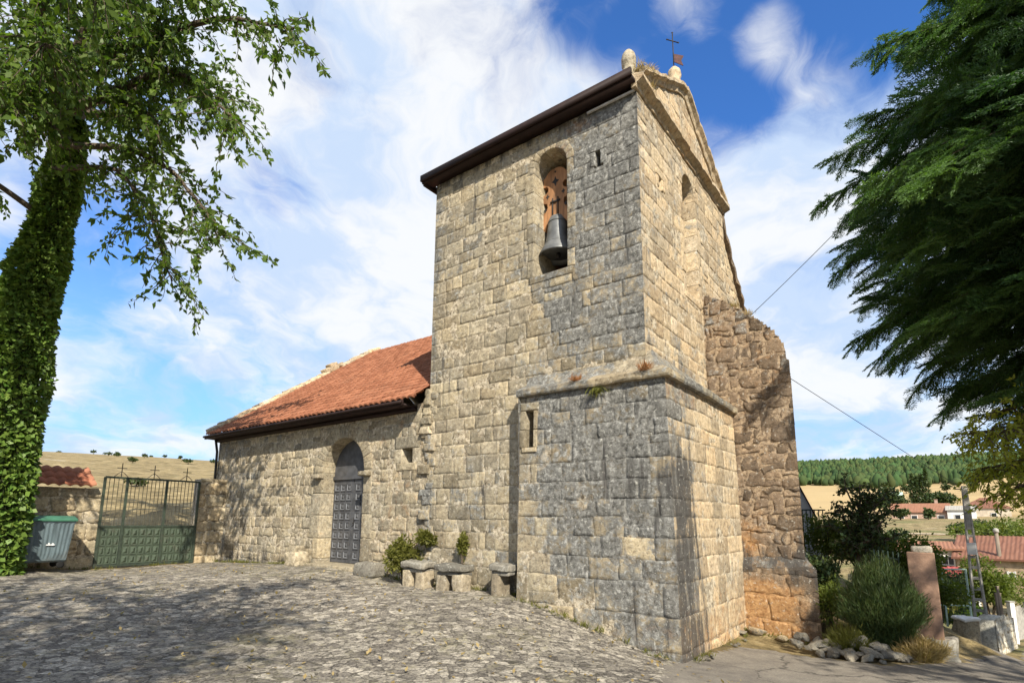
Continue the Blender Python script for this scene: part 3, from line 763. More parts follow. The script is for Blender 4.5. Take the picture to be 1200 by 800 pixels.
# --- gable triangle, cornice, raking cornices
APV, APZ = 2.78, 10.62
GC0, GC1 = TV-.08, TE_V+.16
tri = lambda s, z: (z < 9.24+(APZ-9.24)*(1-np.abs(s+TV-APV)/(APV-TV)*np.ones_like(z))-.03)
mb = MB(); masonry(mb, f_gable, 0, TD, rows_of(9.18, APZ, .24, .34, random.Random(6)), bw=(.35, .7), mask=m_gab, seed=34, region=tri, jit=.4)
mb.build('wall', [M_GABLE, M_MORTAR], church, True)
prof_c = [(-.05, -.10), (.03, -.10), (.05, -.04), (.12, .0), (.17, .03), (.17, .10), (.02, .16), (-.05, .16)]
moulding('cornice', [(TU, GC0-.03, -1, 0, 9.06), (TU, GC1, -1, 0, 9.12)], prof_c, M_GABLE, church, (.15, .05, .42), seed=7, rough=.022, block=.6)
prof_r = [(-.45, -.12), (.04, -.12), (.07, -.03), (.14, .02), (.14, .09), (.02, .14), (-.45, .14)]
moulding('raking_cornice', [(TU, TV+.10, -1, 0, 9.34), (TU, APV-.3, -1, 0, APZ-.10), (TU, APV+.06, -1, 0, APZ)], prof_r, M_GABLE, church, (.1, .0, .35), seed=8, rough=.035, block=.5)
moulding('raking_cornice', [(TU, APV+.02, -1, 0, APZ+.01), (TU, TE_V+.10, -1, 0, 9.22)], prof_r, M_GABLE, church, (.2, .0, .2), seed=9, rough=.02, block=.7)
# parapet core behind the gable
mb = MB(); pg = [(TV, 9.0), (TE_V, 9.0), (APV, APZ-.03)]
mb.prism(pg, lambda a, b, d: L2W(TU+.02+d, a, b), 0.03, .45); mb.add([L2W(TU+.45, TV, 3), L2W(TU+.45, TE_V, 3), L2W(TU+.45, TE_V, 9), L2W(TU+.45, TV, 9)], [(0, 1, 2, 3)])
mb.build('gable_core', M_STONE, church)

# --- tower roof: two tiled slopes, dark eaves board
def tile_roof(mapf, length, slope, name, mat, parent, pitch=.205, course=.30, amp=.045, res=10, keep=None):
    """mapf(s along eave, t up slope, h above plane) -> world"""
    nc = int(length/pitch); na = nc*res; nr = int(math.ceil(slope/course)); V = []; B = []; F = []
    a = np.linspace(0, length, na+1); prof = np.abs(np.cos(np.pi*a/pitch)); prof = np.where(np.floor(a/pitch+.5).astype(int) % 2 == 0, prof, prof)
    rr = np.random.RandomState(4); off = 0
    for r in range(nr):
        t0, t1 = r*course, min((r+1)*course+.03, slope); ridx = np.floor(a/pitch+.5).astype(int)
        jit = rr.rand(nc+3)*.012; rb = rr.rand(nc+3)
        for t, h in ((t0, 0.0), (t0, .030), (t1, .004)):
            hh = amp*prof+(h+jit[ridx] if h > 0 else -.012)
            V.append(mapf(a, np.full_like(a, t)+ (jit[ridx]*1.2 if t == t0 else 0), hh)); B.append(np.stack([rb[ridx], rb[ridx], rb[ridx]], -1))
        i = np.arange(na)
        for k in (0, 1): F.append(np.stack([off+k*(na+1)+i, off+k*(na+1)+i+1, off+(k+1)*(na+1)+i+1, off+(k+1)*(na+1)+i], -1))
        off += 3*(na+1)
    V = np.concatenate(V); B = np.concatenate(B); F = np.concatenate(F)
    if keep is not None: c = V[F].mean(1); F = F[keep(c)]
    return quickmesh(name, V, F, mat, parent, B)


tsl = math.atan2(APZ-.28-9.26, APV-TV)
def f_tr1(s, t, h): return L2W(TU+.42+s*1.0, TV-.26+t*math.cos(tsl)-h*math.sin(tsl), 9.10+t*math.sin(tsl)+h*math.cos(tsl))
def f_tr2(s, t, h): return L2W(TU+.42+s*1.0, TE_V+.30-t*math.cos(tsl)+h*math.sin(tsl), 9.10+t*math.sin(tsl)+h*math.cos(tsl))
sl_len = (APV-TV+.28)/math.cos(tsl)
r1 = tile_roof(f_tr1, TW-.42+.22, sl_len, 'tower_roof', M_TILE_OLD, church); r2 = tile_roof(f_tr2, TW-.42+.22, sl_len, 'tower_roof', M_TILE_OLD, church)
mb = MB()      # eaves board, soffit and verge
def lbox(mb, a0, a1, b0, b1, z0, z1, mi=0): 
    V = [L2W(a, b, z) for z in (z0, z1) for b in (b0, b1) for a in (a0, a1)]; mb.add(V, [(0, 2, 3, 1), (4, 5, 7, 6), (0, 1, 5, 4), (2, 6, 7, 3), (0, 4, 6, 2), (1, 3, 7, 5)], mi)
lbox(mb, TU-.03, TE_U+.24, TV-.30, TV-.245, 9.06, 9.20); lbox(mb, TU-.03, TE_U+.24, TV-.242, TV+.02, 9.03, 9.09); lbox(mb, TE_U+.18, TE_U+.242, TV-.20, TV+.3, 9.00, 9.14)
mb.build('eaves_board', M_BROWN, church, True)
mb = MB(); lbox(mb, TU+.02, TU+.95, TV-.06, TV-.025, 8.93, 8.965); mb.build('flashing', simple('zinc_flashing', (.45, .43, .40), .5, .2, 8), church)
mb = MB(); a_ = [L2W(a, APV, 10.50+.012*math.sin(a*9)) for a in np.linspace(TU+.45, TE_U+.2, 24)]; mb.tube(a_, .10, 8); mb.build('ridge_tiles', M_TILE_OLD, church, True)
# plain walls closing the unseen sides of the tower
mb = MB(); V = [L2W(TE_U-.01, TV+.05, 0), L2W(TE_U-.01, TE_V-.01, 0), L2W(TE_U-.01, TE_V-.01, 9.1), L2W(TE_U-.01, APV, 10.45), L2W(TE_U-.01, TV+.05, 9.1)]
mb.add(V, [(0, 1, 2, 3, 4)]); mb.add([L2W(TU+.02, TE_V-.01, 0), L2W(TE_U-.01, TE_V-.01, 0), L2W(TE_U-.01, TE_V-.01, 9.1), L2W(TU+.02, TE_V-.01, 9.1)], [(0, 1, 2, 3)]); mb.build('back_wall', M_STONE, church)

# --- finials
fz = 9.36
mb = MB(); cc = L2W(.70, .46, fz); mb.box(cc+np.array([0, 0, .03]), (.26, .26, .16), R(37), bev=.03, rough=.02, seed=3)
mb.lathe([(.11, .1), (.125, .16), (.10, .20), (.13, .27), (.135, .40), (.11, .50), (.06, .57), (0.0, .60)], cc, 14); mb.build('finial', M_STONE, church, True)
mb = MB(); cc = L2W(.66, APV-.05, APZ+.10); mb.box(cc+np.array([0, 0, .02]), (.30, .30, .22), R(37), bev=.04, rough=.02, seed=5)
mb.lathe([(.12, .1), (.14, .18), (.10, .23), (.15, .32), (.13, .45), (.06, .54), (0.0, .57)], cc, 14); fin = mb.build('finial', M_GABLE, church, True)
mb = MB(); top = cc+np.array([0, 0, .55]); mb.tube([top-np.array([0, 0, .05]), top+np.array([0, 0, .86])], .012, 6)
va = np.array([*(UU*.6-VV*.8), 0]); va /= np.linalg.norm(va); vb = np.array([0, 0, 1.])
cz = top+np.array([0, 0, .66]); mb.tube([cz-va*.13, cz+va*.13], .012, 6)
for e_ in (cz-va*.14, cz+va*.14, top+vb*.87): mb.lathe([(0, -.025), (.022, 0), (0, .025)], e_, 8)
mb.build('iron_cross', M_BLACK, church, True)
mb = MB(); fl = [(0, .14), (.24, .11), (.19, .22), (.26, .36), (0, .34)]
mb.prism([(a, b) for a, b in fl], lambda a, b, d: top+va*(-a if True else a)+vb*b+np.cross(va, vb)*d, -.006, .006); mb.build('weather_vane', simple('rusty_vane', (.07, .03, .025), .7, .3, 12), church)

# --- remains of the west wall rising behind the tower and the buttress
def f_ww(s, z, d=0.): return L2W(TU+.10-np.asarray(d, float), np.asarray(s, float), z)
wtop = lambda s: np.interp(s, [5.2, 5.5, 6.0, 6.5, 6.95, 7.6], [9.0, 8.85, 8.25, 7.7, 7.2, 6.6])
mb = MB(); masonry(mb, f_ww, 5.2, 7.6, rows_of(3.0, 9.2, .2, .34, random.Random(8)), bw=(.25, .5), mask=m_gab, seed=41, region=lambda s, z: z < wtop(s), jit=.9, rough=.02)
mb.prism([(5.25, 3), (7.55, 3), (7.55, 6.6), (6.95, 7.15), (6.5, 7.65), (6, 8.2), (5.5, 8.8), (5.25, 8.95)], lambda a, b, d: L2W(TU+.12+d, a, b), 0.0, .7)
mb.build('wall', [M_GABLE, M_MORTAR], church, True)
moulding('coping', [(TU+.1, 5.35, -1, 0, 8.98), (TU+.1, 6.0, -1, 0, 8.26), (TU+.1, 6.95, -1, 0, 7.2), (TU+.1, 7.6, -1, 0, 6.6)], [(-.6, -.05), (.1, -.08), (.12, .03), (.08, .09), (-.6, .12)], M_RUBBLE, church, (.1, .2, .3), seed=15, rough=.05, block=.4)

# --- buttress, front face parallel to the nave wall at b = 3.4
BB = 3.40
def f_bf(s, z, d=0.):           # s to the street (negative a)
    s = np.asarray(s, float); z = np.asarray(z, float); return L2W(TU-s, BB-np.asarray(d, float)+.012*(z-1)*0, z)
btop = lambda s: np.interp(s, [0, .3, .62, .9, 1.15, 1.32, 1.44, 1.51, 1.54], [6.25, 6.12, 5.88, 5.62, 5.40, 5.20, 4.95, 4.6, 4.3])
def m_but(s, z):
    g = .10+.30*sm(1.05, 1.45, s)*sm(3.5, 5, z)+.3*sm(5.2, 5.6, z); k = .02+.34*sm(1.25, 1.5, s)+.55*sm(.5, .85, z)*sm(1.5, 1.0, z); o = .22+.55*sm(1.3, .6, s)*sm(3.0, .2, z)+.15*sm(3, 5, z); return np.stack([g, k, o], -1)
but_rows = rows_of(.92, 6.3, .22, .34, random.Random(9))
mb = MB(); masonry(mb, f_bf, 0, 1.54, but_rows, bw=(.22, .42), mask=m_but, seed=51, region=lambda s, z: z < btop(s), jit=2.3, rough=.022, gap=.014, split=.5, flush=(False, True), depth=.012, inset=.015, drop=.016)
mb.build('buttress', [M_RUBBLE, M_RUBMORT], church, True)
SKC, SKS = math.cos(R(11.5)), math.sin(R(11.5))      # its flank is not square to the front
def f_bs(s, z, d=0.): s = np.asarray(s, float); return L2W(TU-1.54-np.asarray(d, float)+s*SKS, BB+s*SKC, z)
mb = MB(); masonry(mb, f_bs, 0, 2.0, but_rows, bw=(.3, .5), mask=m_but, seed=52, region=lambda s, z: z < 4.3, jit=1.0, rough=.02, flush=(True, False))
bp = [(0, .9)]+[(1.52, .9)]+[(s, float(btop(s))-.02) for s in (1.52, 1.50, 1.44, 1.38, 1.32, 1.24, 1.15, .9, .62, .3, 0)]
mb.prism(bp, lambda a, b, d: L2W(TU-a+d*SKS*a/1.5, BB+.01+d*SKC, b), 0.02, 2.0); mb.build('buttress', [M_RUBBLE, M_RUBMORT], church, True)
# plinth with a chamfered top
def f_pf(s, z, d=0.): return L2W(TU-np.asarray(s, float), BB-.10-np.asarray(d, float), z)
def f_ps(s, z, d=0.): s = np.asarray(s, float); return L2W(TU-1.72-np.asarray(d, float)+s*SKS, BB-.10+s*SKC, z)
def m_pl(s, z): k = .70*sm(.35, .85, z)+.35*sm(1.25, 1.7, s)+.05; o = .75*sm(1.8, .9, s)*sm(.8, .2, z)+.30; g = .25*sm(.4, .9, z)+.15*sm(1.1, 1.7, s); return np.stack([g, k, o], -1)
pr = rows_of(-.9, .80, .30, .5, random.Random(10))
mb = MB(); masonry(mb, f_pf, 0, 1.72, pr, bw=(.4, .75), mask=m_pl, seed=53, flush=(False, True), jit=1.8, rough=.03, depth=.012, inset=.015, drop=.016)
masonry(mb, f_ps, 0, 2.2, pr, bw=(.4, .75), mask=m_pl, seed=54, flush=(True, False), jit=.8, rough=.02)
V = [L2W(TU, BB-.10, .79), L2W(TU-1.72, BB-.10, .79), L2W(TU-1.55, BB+.02, 1.0), L2W(TU, BB+.02, 1.0), L2W(TU-1.72+2.1*SKS, BB+2.0, .79), L2W(TU-1.55+2.1*SKS, BB+2.0, 1.0)]
nn = 24; vs = []; 
for j in range(4):
    for i in range(nn+1):
        t = i/nn; w = j/3; p = (np.array(V[0])*(1-t)+np.array(V[1])*t)*(1-w)+(np.array(V[3])*(1-t)+np.array(V[2])*t)*w; vs.append(p+.02*fbm(p*5, 3)*np.array([1, 1, 1]))
mb.add(vs, [(j*(nn+1)+i, j*(nn+1)+i+1, (j+1)*(nn+1)+i+1, (j+1)*(nn+1)+i) for j in range(3) for i in range(nn)], 0, (.3, .6, .5), (.5, .75, .1))
mb.add([V[1], V[4], V[5], V[2]], [(0, 1, 2, 3)], 0, (.3, .6, .5), (.5, .6, .1))
mb.build('buttress_plinth', [M_RUBBLE, M_RUBMORT], church, True)

# --- nave front wall, coplanar with the tower, door and little window
def f_nave(s, z, d=0.): return L2W(TE_U+np.asarray(s, float), TV+.04-np.asarray(d, float), z)
NL = 14.55-TE_U
door_c, door_r = 8.25, .80
door_hole = ('arch', door_c-TE_U, door_r, -.4, 2.72)
win_hole = ('rect', 5.86-TE_U, 6.19-TE_U, 2.79, 3.11)
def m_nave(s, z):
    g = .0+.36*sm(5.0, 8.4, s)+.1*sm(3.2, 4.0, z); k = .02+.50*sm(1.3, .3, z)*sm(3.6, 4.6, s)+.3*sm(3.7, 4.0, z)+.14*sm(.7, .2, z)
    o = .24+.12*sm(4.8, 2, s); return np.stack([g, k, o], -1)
mb = MB(); masonry(mb, f_nave, 0, NL, rows_of(-.3, 4.05, .19, .31, random.Random(12)), bw=(.24, .52), holes=[door_hole, win_hole], mask=m_nave, seed=61, flush=(False, True), jit=1.1, rough=.018, split=.22, res=.06, gap=.007)
dress_opening(mb, f_nave, door_hole, ring=.30, depth=.55, proud=.014, jamb_h=.5, vous=9, sill=False, seed=14, msk=(.03, .02, .3))
dress_opening(mb, f_nave, win_hole, ring=.2, depth=.5, proud=.012, jamb_h=.4, seed=15, msk=(.05, 0, .15))
mb.build('wall', [M_STONE, M_MORTAR], church, True)
for sgn in (-1, 1):
    mb = MB(); a0 = door_c+sgn*(door_r+.12); mb.box(L2W(a0, TV-.03, 2.62), (.30, .17, .10), math.atan2(UU[1], UU[0]), bev=.02, rough=.02, seed=4+sgn); mb.build('impost', M_STONE, church, True)
mb = MB(); mb.box(L2W(door_c, TV+.15, HL(door_c, TV)+.0), (1.75, .75, .10), math.atan2(UU[1], UU[0]), bev=.02, rough=.015, seed=6); mb.build('threshold', M_STONE, church, True)
# joint where the nave wall meets the tower: ragged toothing stones
mb = MB(); rt = random.Random(17)
for i in range(26):
    z = .2+i*.155; w = rt.uniform(.14, .34); h = rt.uniform(.12, .2); s0_ = -rt.uniform(.05, .22)
    slab_patch(mb, f_nave, [(s0_, z), (s0_+w, z+rt.uniform(-.02, .02)), (s0_+w, z+h), (s0_, z+h)], .045+rt.uniform(0, .035), -.05, i, msk=(.45, .15, .05), rough=.03)
for i in range(9):
    z = 3.35+i*.10; w = rt.uniform(.12, .26)*(1-i*.05)
    slab_patch(mb, f_nave, [(-.02-w*.3, z), (w, z+.02), (w*.8, z+.16), (-.05, z+.15)], .07+rt.uniform(0, .05), -.05, i+40, msk=(0, 0, .15), rough=.04)
mb.build('toothing_stones', [M_STONE, M_MORTAR], church, True)
mb = MB(); ibox(5.75, 6.3, TV+.5, TV+1.0, 2.6, 3.3, (0,)); mb.build('inner_chamber', M_DARK, church)

# --- the door: two leaves of raised panels under a plain arched head
def f_door(s, z, d=0.): return L2W(door_c+np.asarray(s, float), TV+.42-np.asarray(d, float), z)
dz0 = HL(door_c, TV)+.06
door = thing('door', None, None, tuple(float(v) for v in L2W(door_c, TV+.42, dz0))); place(door, church)
mb = MB(); ah = [(door_r*1.02*math.cos(t), 2.72+door_r*1.02*math.sin(t)) for t in np.linspace(0, math.pi, 20)]+[(-door_r*1.02, 2.60), (door_r*1.02, 2.60)]
mb.prism(ah, f_door, -.03, .03); mb.build('arched_head', M_DOOR, door)
mb = MB(); lb = [(-door_r-.02, 2.55), (door_r+.02, 2.55), (door_r+.02, 2.64), (-door_r-.02, 2.64)]; mb.prism(lb, f_door, .031, .07); mb.build('rail', M_DOOR, door)
for sgn in (-1, 1):
    mb = MB(); x0, x1 = (-door_r-.01, -.012) if sgn < 0 else (.012, door_r+.01)
    mb.prism([(x0, dz0), (x1, dz0), (x1, 2.545), (x0, 2.545)], f_door, -.02, .025, 0)
    cols, rws = 3, 8; pw = (x1-x0-.10)/cols; ph = (2.50-dz0-.10)/rws
    for i in range(cols):
        for j in range(rws):
            px0 = x0+.05+i*pw+.022; px1 = px0+pw-.044; pz0 = dz0+.10+j*ph+.022-.03; pz1 = pz0+ph-.044
            def ring(t, h): return [(px0+t, pz0+t, h), (px1-t, pz0+t, h), (px1-t, pz1-t, h), (px0+t, pz1-t, h)]
            V = [f_door(a, b, c) for a, b, c in ring(0, .025)+ring(.0, .042)+ring(.022, .042)+ring(.034, .030)+ring(.052, .030)+ring(.075, .052)]
            fs = [(k*4+q, k*4+(q+1) % 4, (k+1)*4+(q+1) % 4, (k+1)*4+q) for k in range(5) for q in range(4)]+[(20, 21, 22, 23)]
            n_ = len(fs); mb.add(V, fs[:8]+fs[12:], 0); mb.add(V, fs[8:12], 1)
    mb.build('door_leaf', [M_DOOR, M_DOORPALE], door)
mb = MB(); hp = f_door(-.07, 1.45+dz0-.5, .03); mb.tube([hp, hp+np.array([0, 0, .12])], .014, 6); mb.lathe([(0, -.03), (.03, 0), (0, .03)], f_door(-.08, 1.5, .06), 8); mb.build('door_handle', M_BLACK, door, True)

# --- nave roof
RZ0, RZ1, RV = 4.02, 8.12, 6.0
nsl = math.atan2(RZ1-RZ0, RV)
def f_nr(s, t, h): return L2W(TE_U+.02+s, -.02+t*math.cos(nsl)-h*math.sin(nsl), RZ0+.06+t*math.sin(nsl)+h*math.cos(nsl))
tile_roof(f_nr, 14.58-TE_U, RV/math.cos(nsl), 'nave_roof', M_TILE, church, pitch=.18, course=.25, amp=.04, res=8)
def f_nr2(s, t, h): return L2W(TE_U+.02+s, 12.0-t*math.cos(nsl)+h*math.sin(nsl), RZ0+.06+t*math.sin(nsl)+h*math.cos(nsl))
mb = MB(); V = [f_nr2(-4.5, 0, 0), f_nr2(9.2, 0, 0), f_nr2(9.2, RV/math.cos(nsl), 0), f_nr2(-4.5, RV/math.cos(nsl), 0), L2W(14.5, TV+.05, 0), L2W(14.5, 12, 0), L2W(14.5, 12, RZ0), L2W(14.5, RV, RZ1), L2W(14.5, TV+.05, RZ0+.2), L2W(.7, 12, 0), L2W(.7, 12, RZ0), L2W(.8, TE_V, RZ0), L2W(.8, TE_V, RZ0), L2W(.8, RV, RZ1), L2W(.8, 7.6, 6.4), L2W(.8, 7.6, 3)]
mb.add(V, [(0, 1, 2, 3), (4, 5, 6, 7, 8), (9, 5, 6, 10)]); mb.build('back_wall', M_STONE, church)
mb = MB(); mb.tube([L2W(a, RV, RZ1+.05+.012*math.sin(a*14)) for a in np.linspace(TE_U, 14.5, 60)], .085, 8); mb.build('ridge_tiles', M_TILE, church, True)
# dark gutter board and soffit under the eave
mb = MB(); lbox(mb, TE_U+.42, 14.62, -.06, -.015, RZ0-.07, RZ0+.045); lbox(mb, TE_U+.42, 14.60, -.012, TV+.05, RZ0-.06, RZ0-.02); lbox(mb, TE_U+.42, 14.56, TV-.10, TV+.06, RZ0-.13, RZ0-.062)
mb.tube([L2W(a, -.08, RZ0-.0) for a in np.linspace(TE_U+.42, 14.62, 12)], .035, 8); mb.build('gutter', M_BROWN, church, True)
mb = MB(); mb.tube([L2W(14.50, TV-.12, RZ0-.03), L2W(14.50, TV-.04, 3.6), L2W(14.50, TV-.03, 3.0), L2W(14.50, TV-.03, .35)], .038, 8); mb.build('downpipe', M_BLACK, church, True)
# rough stone coping on the far gable, with a broken block near its middle
mb = MB(); rc = random.Random(4)
for i in range(30):
    t = i/29; b = .15+t*6.0; z = RZ0+.12+(RZ1-RZ0)*b/6.0; sz = rc.uniform(.22, .36)
    mb.box(L2W(14.62+rc.uniform(-.03, .03), b, z+.02+(0.10 if 19 < i < 22 else 0)), (.34, sz+.06, rc.uniform(.13, .2)+(.22 if 18 < i < 21 else 0)), np.array(Matrix.Rotation(VA*-1+R(0), 3, 'Z') @ Matrix.Rotation(nsl*.9, 3, 'X')), bev=.04, rough=.05, seed=i)
mb.build('coping', M_GABLE, church, True)
mb = MB(); lbox(mb, 14.44, 14.70, TV-.22, TV+.2, RZ0-.02, RZ0+.20); mb.build('kneeler', M_STONE, church)

# ------------------------------------------------------------------ the bell and its wooden headstock
bc = L2W(2.40, TV+.42, 7.42)
bell = thing('bell', 'dark bronze bell hanging under a red-brown wooden headstock in the tower opening', 'bell', tuple(float(v) for v in bc))
M_BRONZE = simple('aged_bronze', (.15, .152, .148), .48, .25, 5, metal=.35, spec=.5, dirt=.2)
BS = 1.22
prof = [(0.0, .02), (.07, .015), (.13, -.01), (.155, -.06), (.165, -.16), (.18, -.30), (.205, -.42), (.25, -.52), (.30, -.60), (.315, -.64), (.30, -.645), (.27, -.60), (.20, -.45), (.15, -.2), (.12, -.06)]
mb = MB(); mb.lathe([(r*BS, z*BS*1.04) for r, z in prof], bc, 32)
for zz, rr in ((-.10, .164), (-.45, .218), (-.57, .278)): mb.lathe([(rr*BS, zz*BS*1.04-.012), (rr*BS+.008, zz*BS*1.04), (rr*BS, zz*BS*1.04+.012)], bc, 32)
mb.build('bell_body', M_BRONZE, bell, True)
mb = MB(); mb.tube([bc+np.array([0, 0, -.05]), bc+np.array([0, 0, -.70])], .014, 6); mb.lathe([(0, -.86), (.035, -.84), (.05, -.79), (.03, -.73), (0, -.70)], bc, 10); mb.build('clapper', M_BLACK, bell, True)
# headstock outline (half), mirrored; seen face-on from the plaza
hs = [(.0, .02), (.12, .0), (.24, -.10), (.36, -.24), (.46, -.20), (.44, .02), (.36, .12), (.25, .15), (.20, .22), (.22, .30), (.31, .32), (.36, .38), (.34, .46), (.25, .48), (.19, .52), (.18, .58), (.23, .62), (.31, .62), (.36, .68), (.34, .76), (.26, .80), (.20, .86), (.12, .90), (.0, .91)]
full = hs+[(-a, b) for a, b in hs[-2:0:-1]]
ya = np.array([*UU, 0.]); yb = np.array([*VV, 0.])
mb = MB(); mb.prism(full, lambda a, b, d: bc+ya*a*.90+np.array([0, 0, b*1.14-.02])+yb*d, -.09, .09)
hsk = mb.build('headstock', simple('painted_headstock', (.33, .165, .075), .65, .35, 9, coords=(1, 1, .2), spec=.3, dirt=.4), bell)
mb = MB()
for (x, z) in ((0, .66), (.20, .42), (-.20, .42), (.26, .18), (-.26, .18), (0, .84)):
    r_ = .05 if z != .66 else .095
    r_ = .03 if z > .8 else r_; pl = [(x+r_*math.cos(t)*(1 if k % 2 == 0 else .45), z+r_*math.sin(t)*(1 if k % 2 == 0 else .45)) for k, t in enumerate(np.linspace(0, 2*math.pi, 9)[:-1])]
    mb = MB(); mb.prism(pl, lambda a, b, d: bc+ya*a*.90+np.array([0, 0, b*1.14-.02])+yb*d, -.096, -.088); mb.build('dark_hole_plate', M_BLACK, hsk)  # black plates on the face stand in for the shade inside holes
mb = MB()
for x in (-.06, .06): mb.tube([bc+ya*x-yb*.10+np.array([0, 0, z]) for z in (-.02, .2, .38)], .013, 6)
mb.box(bc-yb*.105+np.array([0, 0, .30]), (.22, .02, .035), math.atan2(UU[1], UU[0])); mb.build('strap', M_BLACK, bell, True)
mb = MB(); mb.tube([bc-ya*.62+np.array([0, 0, .08]), bc+ya*.62+np.array([0, 0, .08])], .03, 8); mb.build('axle', M_BLACK, bell, True)
# ------------------------------------------------------------------ boundary wall, gate, container
ROTV = math.atan2(VV[1], VV[0]); ROTU = math.atan2(UU[1], UU[0])
M_WALLST = stone_mat('pale_rubble', [(.36, .28, .17), (.46, .38, .25), (.40, .31, .19), (.52, .44, .31)])
M_BARS = simple('dark_green_bars', (.075, .068, .045), .6, .3, 12, spec=.3)


def f_bw(s, z, d=0.): return L2W(13.86-np.asarray(d, float), -np.asarray(s, float), z)
def m_bw(s, z): return np.stack([.10+0*s, .05+.35*sm(.7, .2, z), .25+0*s], -1)


wl = thing('boundary_wall', 'rubble stone boundary wall between the ivy-covered tree and the iron gate', 'wall', tuple(float(v) for v in L2W(13.86, -4, .4)))
mb = MB(); masonry(mb, f_bw, 2.74, 9.0, rows_of(-.1, 2.30, .22, .42, random.Random(20)), bw=(.28, .6), seed=71, jit=1.6, rough=.02, gap=.016, depth=.03, drop=.025, pits=.4, split=.4, mask=m_bw, res=.07, flush=(True, False))
V = [L2W(a, -b, z) for z in (-.1, 2.27) for a, b in ((13.87, 2.74), (14.25, 2.74), (14.25, 9.0), (13.87, 9.0))]; mb.add(V, [(0, 1, 5, 4), (1, 2, 6, 5), (2, 3, 7, 6), (4, 5, 6, 7)], 1)
mb.build('wall', [M_WALLST, M_MORTAR], wl, True)
f_bt = lambda s, t, h: L2W(13.62+t*.86-h*.4, -2.92-s, 2.32+t*.50+h*.9)
tile_roof(f_bt, 6.0, .95, 'tiled_top', M_TILE_OLD, wl, pitch=.21, course=.32, amp=.055)
wr = thing('boundary_wall', 'narrow stone pier between the gate and the church corner downpipe', 'wall', tuple(float(v) for v in L2W(13.86, 0, .35)))
mb = MB(); masonry(mb, f_bw, -.62, .36, rows_of(-.1, 2.72, .24, .42, random.Random(21)), bw=(.25, .5), seed=72, jit=1.4, rough=.02, gap=.016, depth=.03, drop=.025, pits=.4, mask=m_bw, res=.07, flush=(True, True))
V = [L2W(a, -b, z) for z in (-.1, 2.70) for a, b in ((13.87, -.62), (14.25, -.62), (14.25, .36), (13.87, .36))]; mb.add(V, [(1, 2, 6, 5), (2, 3, 7, 6), (4, 5, 6, 7)], 1)
mb.build('wall', [M_WALLST, M_MORTAR], wr, True)

gate = thing('iron_gate', 'green iron gate with studded lower panels, vertical bars and three small crosses on top', 'gate', tuple(float(v) for v in L2W(13.8, -1.56, .33)))
G0, G1, GZ0, GZM, GZ1 = -2.70, -.42, .36, 1.36, 2.60
gb = lambda mb, a0, a1, z0, z1, d0=-.02, d1=.02: mb.box(L2W(13.8-(d0+d1)/2, (a0+a1)/2, (z0+z1)/2), (a1-a0, d1-d0, z1-z0), ROTV, bev=.004)
mb = MB(); gd = [G0, G0+.50, G0+1.44, G1]
for x in gd: gb(mb, x-.03, x+.03, GZ0, GZ1)
for z in (GZ0+.03, GZM, GZ1): gb(mb, G0, G1, z-.025, z+.025, -.018, .018)
mb.build('gate_frame', M_GREEN, gate)
for i in range(3):
    a0, a1 = gd[i]+.032, gd[i+1]-.032; mb = MB(); gb(mb, a0, a1, GZ0+.056, GZM-.026, -.008, .004); n = (3, 5, 5)[i]; nr = 4
    for c in range(n):
        for r_ in range(nr):
            x0 = a0+(a1-a0)*c/n+.012; x1 = a0+(a1-a0)*(c+1)/n-.012; z0 = GZ0+.06+(GZM-GZ0-.09)*r_/nr+.012; z1 = GZ0+.06+(GZM-GZ0-.09)*(r_+1)/nr-.012
            f = lambda t, h: [(x0+t, z0+t, h), (x1-t, z0+t, h), (x1-t, z1-t, h), (x0+t, z1-t, h)]
            pts = f(0, .005)+f(0, .018)+f(.022, .012)+f(.07, .045); V = [L2W(13.8-h, a, z) for a, z, h in pts]
            mb.add(V, [(k*4+q, k*4+(q+1) % 4, (k+1)*4+(q+1) % 4, (k+1)*4+q) for k in range(3) for q in range(4)]+[(12, 13, 14, 15)])
    mb.build('studded_panel', M_GREENHI, gate)
mb = MB()
for i in range(3):
    n = (5, 10, 9)[i]
    for k in range(1, n):
        x = gd[i]+(gd[i+1]-gd[i])*k/n; mb.tube([L2W(13.8, x, GZM), L2W(13.8, x, GZ1)], .009, 5)
mb.build('bars', M_BARS, gate)
for x in (G0+.34, G0+1.10, G0+1.92):
    mb = MB(); mb.tube([L2W(13.8, x, GZ1), L2W(13.8, x, GZ1+.36)], .011, 5); mb.tube([L2W(13.8, x-.09, GZ1+.25), L2W(13.8, x+.09, GZ1+.25)], .009, 5)
    for dx, dz in ((-.10, .25), (.10, .25), (0, .37)): mb.lathe([(0, -.015), (.015, 0), (0, .015)], L2W(13.8, x+dx, GZ1+dz), 6)
    mb.tube([L2W(13.8, x-.16, GZ1+.02), L2W(13.8, x-.06, GZ1+.12), L2W(13.8, x, GZ1+.16), L2W(13.8, x+.06, GZ1+.12), L2W(13.8, x+.16, GZ1+.02)], .008, 5)
    mb.build('cross', M_BLACK, gate)

